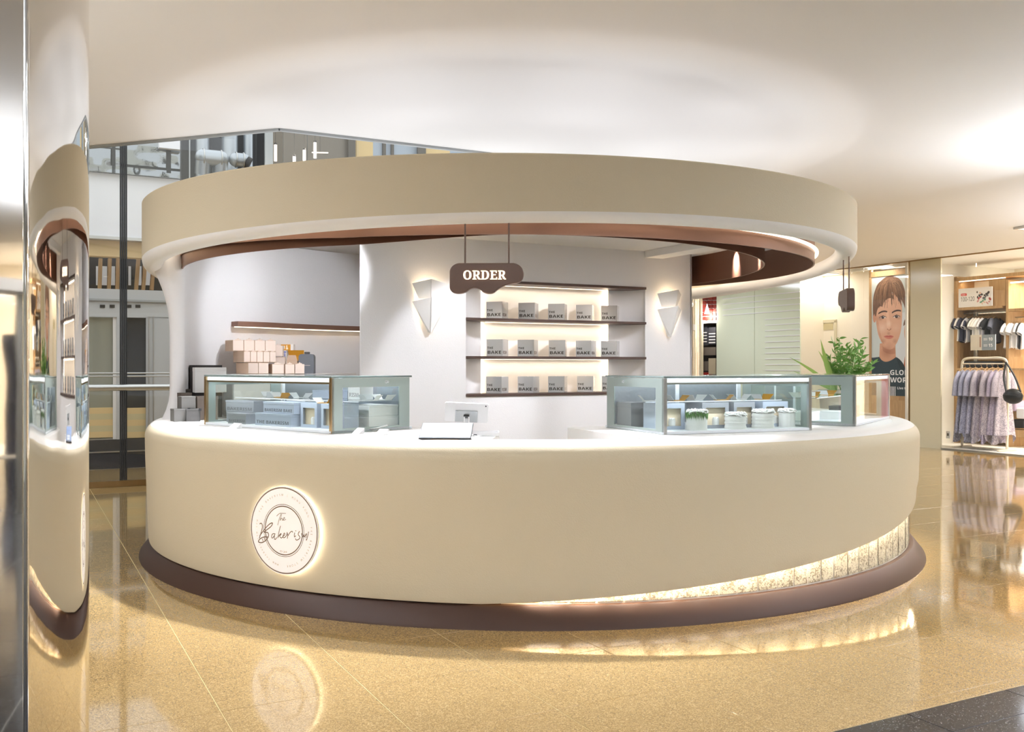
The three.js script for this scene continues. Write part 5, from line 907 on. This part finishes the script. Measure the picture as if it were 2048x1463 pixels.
{
  // large poster in a wooden frame
  const tex = canvasTex(512, 1600, (g, W, H) => {
    const e = (x, y, rx, ry, f, rot = 0) => { g.fillStyle = f; g.beginPath(); g.ellipse(x, y, rx, ry, rot, 0, 7); g.fill(); };
    const path = (f, ...p) => { g.fillStyle = f; g.beginPath(); g.moveTo(...p[0]); for (let i = 1; i < p.length; i++) p[i].length === 2 ? g.lineTo(...p[i]) : p[i].length === 4 ? g.quadraticCurveTo(...p[i]) : g.bezierCurveTo(...p[i]); g.closePath(); g.fill(); };
    g.fillStyle = '#d4dedb'; g.fillRect(0, 0, W, H); g.fillStyle = '#e6eaec'; g.fillRect(330, 500, 182, 700);
    // second person at the right edge
    path('#e0b090', [512, 560], [440, 600, 436, 760], [440, 900, 512, 960]); path('#b8683c', [512, 860], [440, 1000, 420, 1300], [430, 1600], [512, 1600]); path('#7a5840', [512, 540], [430, 560, 424, 680], [470, 640, 512, 640]);
    e(490, 690, 26, 11, '#3a2a24'); path('#5a4030', [455, 664], [480, 648, 512, 656], [512, 666], [480, 660, 455, 664]);
    // neck and shirt
    path('#dba585', [120, 900], [110, 1130], [210, 1210, 330, 1130], [320, 880]); path('#c99072', [150, 930], [230, 1020, 318, 960], [322, 1040], [230, 1060, 160, 1000]);
    path('#33454d', [0, 1090], [60, 1090, 112, 1080], [180, 1210, 330, 1085], [420, 1120, 470, 1290], [480, 1600], [0, 1600]); path('#28383f', [330, 1085], [420, 1120, 470, 1290], [478, 1480], [420, 1300, 360, 1180]);
    g.save(); g.translate(0, 960); g.scale(1, 1.2); g.translate(0, -960);
    // face
    path('#e6b596', [66, 440], [52, 640, 92, 790], [120, 890, 210, 968], [268, 1000, 318, 940], [392, 850, 404, 700], [420, 520, 392, 400], [240, 300, 66, 440]);
    path('#dba585', [66, 520], [60, 680, 100, 800], [140, 900, 222, 976], [150, 900, 120, 760], [96, 640, 66, 520]); e(48, 610, 22, 62, '#d99f80');
    path('#efc3a6', [200, 560], [232, 560], [262, 720], [240, 760], [214, 740]); path('#c98e70', [212, 742], [240, 776, 276, 742], [262, 772, 236, 770]); e(222, 752, 7, 4, '#8a5440'); e(262, 752, 7, 4, '#8a5440');
    // eyes and brows
    for (const [x, s] of [[160, 1], [338, 1]]) { path('#f3e8e2', [x - 46, 622], [x, 590, x + 44, 622], [x, 640, x - 46, 622]); e(x, 616, 19, 19, '#33221c'); e(x + 6, 610, 5, 5, '#ffffff'); g.strokeStyle = '#3a2620'; g.lineWidth = 6; g.beginPath(); g.moveTo(x - 48, 622); g.quadraticCurveTo(x, 588, x + 46, 620); g.stroke(); path('#4a342a', [x - 60 * s, 566], [x, 528, x + 58 * s, 552], [x + 56, 566], [x, 548, x - 60, 582]); }
    // mouth
    path('#c9665a', [168, 834], [206, 818, 236, 826], [262, 816, 304, 838], [240, 850, 168, 834]); path('#d97f70', [170, 838], [240, 852, 302, 840], [250, 884, 170, 838]);
    // hair with strands
    path('#7a5842', [30, 600], [0, 300, 130, 210], [260, 110, 380, 210], [470, 300, 452, 560], [430, 470, 392, 430], [404, 520], [350, 380, 262, 330], [300, 420], [190, 380, 150, 500], [100, 470, 76, 560], [60, 640, 48, 570]);
    for (let i = 0; i < 170; i++) { const x = 60 + 380 * rnd(), y = 190 + 70 * rnd(), d = x < 250 ? -1 : 1; g.strokeStyle = ['#5c4030', '#8d6a50', '#a8866a', '#4a3226'][i % 4]; g.lineWidth = 3; g.beginPath(); g.moveTo(250 + (x - 250) * 0.35, y); g.quadraticCurveTo(x, y + 20, x + d * 26 * rnd(), y + 120 + 150 * rnd()); g.stroke(); }
    g.restore();
    const soft = (x, y, r, c) => { const q = g.createRadialGradient(x, y, 0, x, y, r); q.addColorStop(0, c); q.addColorStop(1, c.replace(/[\d.]+\)$/, '0)')); g.fillStyle = q; g.fillRect(x - r, y - r, 2 * r, 2 * r); };
    soft(150, 690, 90, 'rgba(255,232,214,0.55)'); soft(330, 700, 80, 'rgba(246,214,192,0.4)'); soft(238, 640, 50, 'rgba(255,236,220,0.5)'); soft(124, 560, 46, 'rgba(120,70,50,0.35)'); soft(362, 560, 40, 'rgba(120,70,50,0.3)'); soft(166, 870, 44, 'rgba(150,95,70,0.3)'); soft(318, 874, 40, 'rgba(150,95,70,0.28)'); soft(238, 945, 70, 'rgba(190,130,105,0.35)'); soft(210, 1020, 90, 'rgba(140,85,62,0.4)'); soft(236, 770, 30, 'rgba(150,90,70,0.35)');
    // lettering
    g.fillStyle = '#ffffff'; const put = (txt, x, y, s) => { g.font = 'bold ' + s + 'px sans-serif'; g.fillText(txt, x, y); }; put('GLOB', 250, 1322, 92); put('WOR', 256, 1420, 92); put('Live toge', 344, 1510, 42);
    for (let i = 0; i < 4; i++) g.fillRect(262 + i * 18, 1476, 8, 124);
  });
  const t = inYaw(thing('wall_poster', 'tall poster of a young man with brown hair and dark shirt behind the shop glass', 'poster')), A = FA + 0.3;
  const g = onA(t, 'print', std({ map: tex, roughness: 0.45 }), A, 1742, 1820.5, 551, 791, 0.012);
  { const p = g.geometry.attributes.position, u = g.geometry.attributes.uv, q = g.geometry.attributes.normal, bb = new THREE.Box3().setFromBufferAttribute(p); for (let i = 0; i < p.count; i++) u.setXY(i, (p.getZ(i) - bb.min.z) / (bb.max.z - bb.min.z), (p.getY(i) - bb.min.y) / (bb.max.y - bb.min.y)); }
  onA(t, 'frame', M.wood, A - 0.02, 1738, 1742, 540, 832, 0.06); onA(t, 'frame', M.wood, A - 0.02, 1738, 1817, 540, 551, 0.06); onA(t, 'wood_base', M.wood, A - 0.01, 1742, 1820, 791, 872, 0.05);
}
// clothing shop: wooden wall unit, signs, rails and clothes
const unitA = FA + 1.35;
{
  const t = inYaw(thing('wall_unit', 'tall light wood clothes unit with lit top compartments', 'shelf unit')), A = unitA;
  onA(t, 'side_panel', M.wood, A, 1908, 1914.5, 553, 905, 0.5); onA(t, 'side_panel', M.wood, A, 2012, 2017, 560, 905, 0.5); onA(t, 'top_panel', M.wood, A, 1908, 2060, 549, 556, 0.5); onA(t, 'back_panel', M.shopWarm, A + 0.5, 1880, 2060, 552, 625, 0.02); onA(t, 'back_panel', M.wood, A + 0.5, 1955, 2060, 625, 905, 0.02); onA(t, 'back_panel', M.shopWall, A + 0.48, 1880, 1955, 625, 905, 0.02); onA(t, 'cheek', M.wood, A + 0.02, 1978, 2011, 559, 612, 0.4);
  onA(t, 'shelf', M.wood, A, 1914.5, 2004, 613, 618, 0.48); onA(t, 'shelf', M.wood, A, 2017, 2060, 616, 621, 0.48); onA(t, 'shelf', M.wood, A, 1914.5, 2060, 736, 740, 0.48); onA(t, 'shelf', M.wood, A, 1914.5, 2060, 856, 870, 0.48);
  const ls = onA(t, 'light_strip', G.warm, A + 0.05, 1917, 2010, 557, 560, 0.02); void ls; onA(t, 'light_strip', G.warm, A + 0.05, 2019, 2060, 562, 565, 0.02);
  for (const [p0, p1] of [[1917, 2008], [2019, 2058]]) { const b0 = bOf(p0, A), b1 = bOf(p1, A), bm = (b0 + b1) / 2; area(t, ab(A + 0.12, bm, hAB(561, A, bm)), V(0, -1, 0).add(D1.clone().multiplyScalar(0.5)), D2, Math.abs(b0 - b1), 0.05, 14, '#ffe8c8'); }
  const rail = (p0, p1, py, AA) => { const b0 = bOf(p0, AA), b1 = bOf(p1, AA), h = hAB(py, AA, (b0 + b1) / 2); part(t, 'clothes_rail', bar([AA, h, -b0], [AA, h, -b1], 0.012, 10), M.steel); };
  rail(1914, 2011, 625, A + 0.2); rail(2017, 2060, 634, A + 0.2);
}
{
  const tex = canvasTex(512, 256, (g, w, h) => {
    g.fillStyle = '#f3f1f2'; g.fillRect(0, 0, w, h); g.fillStyle = '#d8352e'; g.beginPath(); g.roundRect(36, 66, 92, 34, 10); g.fill(); g.fillStyle = '#ffffff'; g.font = 'bold 22px sans-serif'; g.fillText('PRICE', 46, 92); g.fillStyle = '#2c2c2e'; g.save(); g.translate(32, 176); g.scale(0.72, 1); g.font = '84px sans-serif'; g.fillText('100-120', 0, 0); g.restore();
    const c = ['#3a2c2a', '#b84a48', '#e8c8b8', '#6a6a72', '#d8a0a0', '#2c2c30', '#6aa08a']; for (let i = 0; i < 22; i++) { g.fillStyle = c[i % 7]; g.beginPath(); g.ellipse(290 + (i * 53) % 200, 60 + (i * 71) % 160, 10 + i % 9, 14 + (i * 5) % 13, i, 0, 7); g.fill(); }
  });
  const t = inYaw(thing('price_board', 'white shop sign with red tag and the numbers 100-120 on the wood unit', 'sign')), g = onA(t, 'board', M.paper, unitA - 0.03, 1917, 1984, 575, 613, 0.02), p = g.geometry; p.computeBoundingBox(); const bb = p.boundingBox;
  part(t, 'print', new THREE.PlaneGeometry(bb.max.z - bb.min.z - 0.01, bb.max.y - bb.min.y - 0.01).rotateY(-Math.PI / 2).translate(bb.min.x - 0.001, (bb.min.y + bb.max.y) / 2, (bb.min.z + bb.max.z) / 2).translate(g.position.x, 0, g.position.z), std({ map: tex, roughness: 0.5 }));
  const tex2 = canvasTex(512, 288, (g2, w, h) => { g2.fillStyle = '#8d9aa6'; g2.fillRect(0, 0, w, h); g2.fillStyle = '#d6cfc2'; g2.fillRect(0, 0, 236, h); g2.fillStyle = '#a07868'; g2.fillRect(190, 40, 26, 190); g2.fillStyle = '#f4f6f8'; g2.font = 'bold 78px sans-serif'; g2.fillText('10', 370, 112); g2.fillText('15', 370, 226); g2.fillRect(270, 70, 80, 8); g2.fillRect(270, 92, 80, 8); g2.fillRect(270, 184, 80, 8); g2.fillRect(270, 206, 80, 8); });
  const t2 = inYaw(thing('offer_board', 'grey and cream hanging sign with the numbers 10 and 15 among the shirts', 'sign')), g3 = onA(t2, 'board', M.paper, unitA - 0.2, 1941, 1991, 669, 700, 0.012), q = g3.geometry; q.computeBoundingBox(); const b3 = q.boundingBox;
  part(t2, 'print', new THREE.PlaneGeometry(b3.max.z - b3.min.z, b3.max.y - b3.min.y).rotateY(-Math.PI / 2).translate(b3.min.x - 0.001, (b3.min.y + b3.max.y) / 2, (b3.min.z + b3.max.z) / 2), std({ map: tex2, roughness: 0.5 }));
}
function clothGeo(prof, ripple, waves, phase, hem) {        // closed hanging garment: prof = [y, half width, half depth]
  const N = 40, pos = [], idx = [], uv = [];
  prof.forEach(([y, w, d], j) => { const k = j / (prof.length - 1); for (let i = 0; i <= N; i++) { const a = i / N * 2 * Math.PI, r = 1 + ripple * k * Math.cos(waves * a + phase), yy = y - (hem ? hem * k * k * Math.max(0, Math.sin(1.5 * a + phase)) : 0); pos.push(w * Math.cos(a) * (1 + 0.3 * (r - 1)), yy, d * Math.sin(a) * r); uv.push(i / N * 1.2, yy); } });
  for (let j = 0; j < prof.length - 1; j++) for (let i = 0; i < N; i++) { const a = j * (N + 1) + i, b = a + N + 1; idx.push(a, b, a + 1, b, b + 1, a + 1); }
  const g = new THREE.BufferGeometry(); g.setAttribute('position', new THREE.Float32BufferAttribute(pos, 3)); g.setAttribute('uv', new THREE.Float32BufferAttribute(uv, 2)); g.setIndex(idx); g.computeVertexNormals(); return g;
}
function sleeve(s, len, drop, w0, w1, x0 = 0.17) { const c = new THREE.CatmullRomCurve3([V(s * (x0 - 0.03), -0.075, 0), V(s * (x0 + 0.06), -0.11 - drop * 0.3, 0.01), V(s * (x0 + 0.05 + len), -0.12 - drop, 0.015)]), g = new THREE.TubeGeometry(c, 8, 1, 12), p = g.attributes.position; for (let j = 0; j <= 8; j++) { const q = c.getPointAt(j / 8), w = w0 + (w1 - w0) * j / 8; for (let i = 0; i <= 12; i++) { const k = j * 13 + i; p.setXYZ(k, q.x + (p.getX(k) - q.x) * w, q.y + (p.getY(k) - q.y) * w, q.z + (p.getZ(k) - q.z) * w * 0.55); } } g.computeVertexNormals(); return g; }
const hangerGeo = [bar([0, 0.01, 0], [0, 0.045, 0], 0.003, 6), new THREE.TorusGeometry(0.018, 0.003, 6, 14, Math.PI * 1.4).translate(0, 0.06, 0), new THREE.TubeGeometry(new THREE.CatmullRomCurve3([V(-0.2, -0.075, 0), V(-0.1, -0.02, 0), V(0, 0.008, 0), V(0.1, -0.02, 0), V(0.2, -0.075, 0)]), 16, 0.008, 6)];
const protos = {};
function garment(kind, mat, a, b, h, turn, label, group, s = 1) {
  const t = thing('hanging_' + kind, label, kind === 'dress' ? 'dress' : 'shirt', ab(a, b, h), YAW + turn, group); t.scale.setScalar(s);
  const geos = protos[kind] ??= kind === 'dress'
    ? [0, 1, 2, 3].map((v) => [clothGeo([[-0.03, 0.06, 0.03], [-0.075, 0.19, 0.035], [-0.2, 0.18, 0.05], [-0.42, 0.17, 0.05], [-0.6, 0.2, 0.06], [-0.85, 0.24, 0.07], [-1.08, 0.27, 0.08]], 0.35, 5 + v, v * 1.7, 0.16), [sleeve(-1, 0.03, 0.34, 0.055, 0.09), sleeve(1, 0.03, 0.34, 0.055, 0.09)]])
    : [0, 1, 2].map((v) => [clothGeo([[-0.03, 0.06, 0.025], [-0.075, 0.19, 0.03], [-0.16, 0.19, 0.04], [-0.34, 0.185, 0.04], [-0.52, 0.2, 0.045]], 0.25, 4 + v, v * 1.3, 0.03), [sleeve(-1, 0.06, 0.12, 0.07, 0.075), sleeve(1, 0.06, 0.12, 0.07, 0.075)]]);
  const [body, sl] = geos[Math.floor(rnd() * geos.length)];
  part(t, 'hanger', protos.hanger ??= merge(hangerGeo), M.wood); part(t, 'cloth', body, mat); part(t, 'sleeves', protos[kind + 'S' + geos.indexOf(geos.find((q) => q[1] === sl))] ??= merge(sl), mat); return t;
}
const fab = (hex, pat) => std({ color: col(hex), roughness: 0.85, map: pat ? rep(TEX.marbled, 2) : null });
const cloths = [['#fbfbfb', 'white'], ['#3c3f55', 'dark navy'], ['#f6f4ee', 'off-white'], ['#26282c', 'black'], ['#e4e4ea', 'pale grey'], ['#5a5d6a', 'slate grey']].map(([h, n]) => [fab(h), n]);
const ordn = ['first', 'second', 'third', 'fourth', 'fifth', 'sixth', 'seventh', 'eighth', 'ninth', 'tenth', 'eleventh', 'twelfth'];
{
  const seq = [1, 0, 1, 1, 4, 3, 0, 2, 0, 4, 3, 5], A = unitA + 0.2;
  seq.forEach((c, i) => { const px = 1920 + i * 6.6, b = bOf(px, A), h = hAB(626, A, b) - 0.07; garment('shirt', cloths[c][0], A - 0.02, b, h, rr(-0.25, 0.25), `${cloths[c][1]} shirt on the upper rail of the wood unit, ${ordn[i]} from the left`, 'shirts on the upper rail', 0.92); });
  [0, 2, 0, 0, 3, 0].forEach((c, i) => { const px = 2023 + i * 6.5, b = bOf(px, A), h = hAB(636, A, b) - 0.07; garment('shirt', cloths[c][0], A - 0.02, b, h, rr(-0.2, 0.2), `${cloths[c][1]} shirt on the right-hand rail past the wood divider, ${ordn[i]} from the left`, 'shirts on the right-hand rail', 0.92); });
  // folded or hanging dark pieces low at the right
  [['#232326', 'black folded trousers on the low shelf at the right end of the wood unit', 2024, 2046, 838, 856], ['#efeff2', 'white folded top on the low shelf at the right end of the wood unit', 2030, 2048, 815, 837], ['#c9b6cc', 'lilac folded top at the right of the black bag', 2018, 2030, 800, 822], ['#33353c', 'dark folded clothes on the shelf behind the dress rail', 1920, 1985, 722, 735]].forEach(([h, l, p0, p1, y0, y1]) => { const t = inYaw(thing('folded_clothes', l, 'clothes')); const g = onA(t, 'cloth', fab(h), unitA + 0.02, p0, p1, y0, y1, 0.3); g.geometry = rbox(0.3, g.geometry.parameters?.height ?? (g.geometry.computeBoundingBox(), g.geometry.boundingBox.max.y - g.geometry.boundingBox.min.y), g.geometry.boundingBox ? g.geometry.boundingBox.max.z - g.geometry.boundingBox.min.z : 0.3, 0.03).translate(unitA + 0.17, (hAB(y0, unitA, bOf((p0 + p1) / 2, unitA)) + hAB(y1, unitA, bOf((p0 + p1) / 2, unitA))) / 2, -bOf((p0 + p1) / 2, unitA)); });
}
{
  // free-standing rail with dresses
  const A = FA + 0.5, b0 = bOf(1924, A), b1 = bOf(2014, A), bm = (b0 + b1) / 2, t = inYaw(thing('clothes_stand', 'cream metal clothes stand with two rails just behind the shop glass', 'clothes rack')), H = hAB(716, A, bm), r = 0.022, hr = hAB(727, A, bm);
  const c = new THREE.CurvePath(); const path = new THREE.CatmullRomCurve3([V(A, 0.05, -b0), V(A, H - 0.12, -b0), V(A, H - 0.03, -b0 + 0.03), V(A, H, -b0 + 0.12), V(A, H, -bm), V(A, H, -b1 - 0.12), V(A, H - 0.03, -b1 - 0.03), V(A, H - 0.12, -b1), V(A, 0.05, -b1)], false, 'centripetal'); void c;
  part(t, 'frame', new THREE.TubeGeometry(path, 120, r, 12), M.rackMetal); part(t, 'hanging_rail', bar([A, hr, -b0], [A, hr, -b1], 0.012, 10), M.rackMetal);
  for (const b of [b0, b1]) part(t, 'foot', rbox(0.5, 0.035, 0.05, 0.01, A, 0.031, -b), M.rackMetal); part(t, 'base_bar', rbox(0.05, 0.035, Math.abs(b0 - b1), 0.01, A, 0.031, -bm), M.rackMetal);
  const tint = [['#d4d8e6', 'blue-grey'], ['#ccd1e0', 'grey-blue'], ['#dadce8', 'pale blue-grey'], ['#e4dddd', 'beige-grey'], ['#e2d6e4', 'lilac'], ['#eae1de', 'sand'], ['#ded3de', 'mauve'], ['#e8e0e2', 'pale mauve']].map(([h, n]) => [fab(h, true), n]);
  [1930, 1940, 1951, 1963, 1974, 1985, 1996, 2007].forEach((px, i) => garment('dress', tint[i][0], A, bOf(px, A), hr - 0.082, rr(-0.25, 0.35), `${tint[i][1]} marbled dress on the cream stand, ${ordn[i]} from the left`, 'dresses on the cream stand', 1.08));
  // black bag on the right end of the stand
  const bag = inYaw(thing('shoulder_bag', 'black shoulder bag hanging at the right end of the dress stand', 'bag')), bb = bOf(2026, A - 0.2), y = hAB(793, A - 0.2, bb);
  const sac = new THREE.SphereGeometry(1, 28, 18), p = sac.attributes.position; for (let i = 0; i < p.count; i++) { const x = p.getX(i), yy = p.getY(i), z = p.getZ(i); p.setXYZ(i, x * 0.09, yy * 0.14 * (yy < 0 ? 0.9 : 1), z * 0.18 + 0.012 * Math.sin(yy * 9) * x); } sac.computeVertexNormals();
  part(bag, 'bag_body', sac.translate(A - 0.2, y, -bb), M.black); part(bag, 'flap_band', [bar([A - 0.295, y + 0.03, -bb - 0.12], [A - 0.295, y + 0.03, -bb + 0.12], 0.006)], M.soot);
  const top = V(A - 0.05, hAB(724, A, bOf(2016, A)), -bOf(2016, A)); part(bag, 'strap', [-0.13, 0.14].map((z) => new THREE.TubeGeometry(new THREE.CatmullRomCurve3([V(A - 0.2, y + 0.09, -bb + z), V(A - 0.14, (y + top.y) / 2 + 0.05, (-bb + z + top.z) / 2 + z * 0.25), top]), 16, 0.016, 8)), M.soot);
}
{ const t = inYaw(thing('wall_socket', 'small white socket plate low on the white shop wall', 'socket')); onA(t, 'plate', M.paper, FA + 0.25, 1892, 1899, 862, 876, 0.02); onA(t, 'button', M.greyLight, FA + 0.24, 1894, 1897, 866, 871, 0.012); }

// shadows everywhere
scene.traverse((o) => {
  if (o.isMesh) { const glass = o.material.transmission === 1; o.castShadow = !glass; o.receiveShadow = true; }
  if (o.isLight && o.shadow && !o.isRectAreaLight) o.castShadow = true;
});
renderer.render(scene, camera);
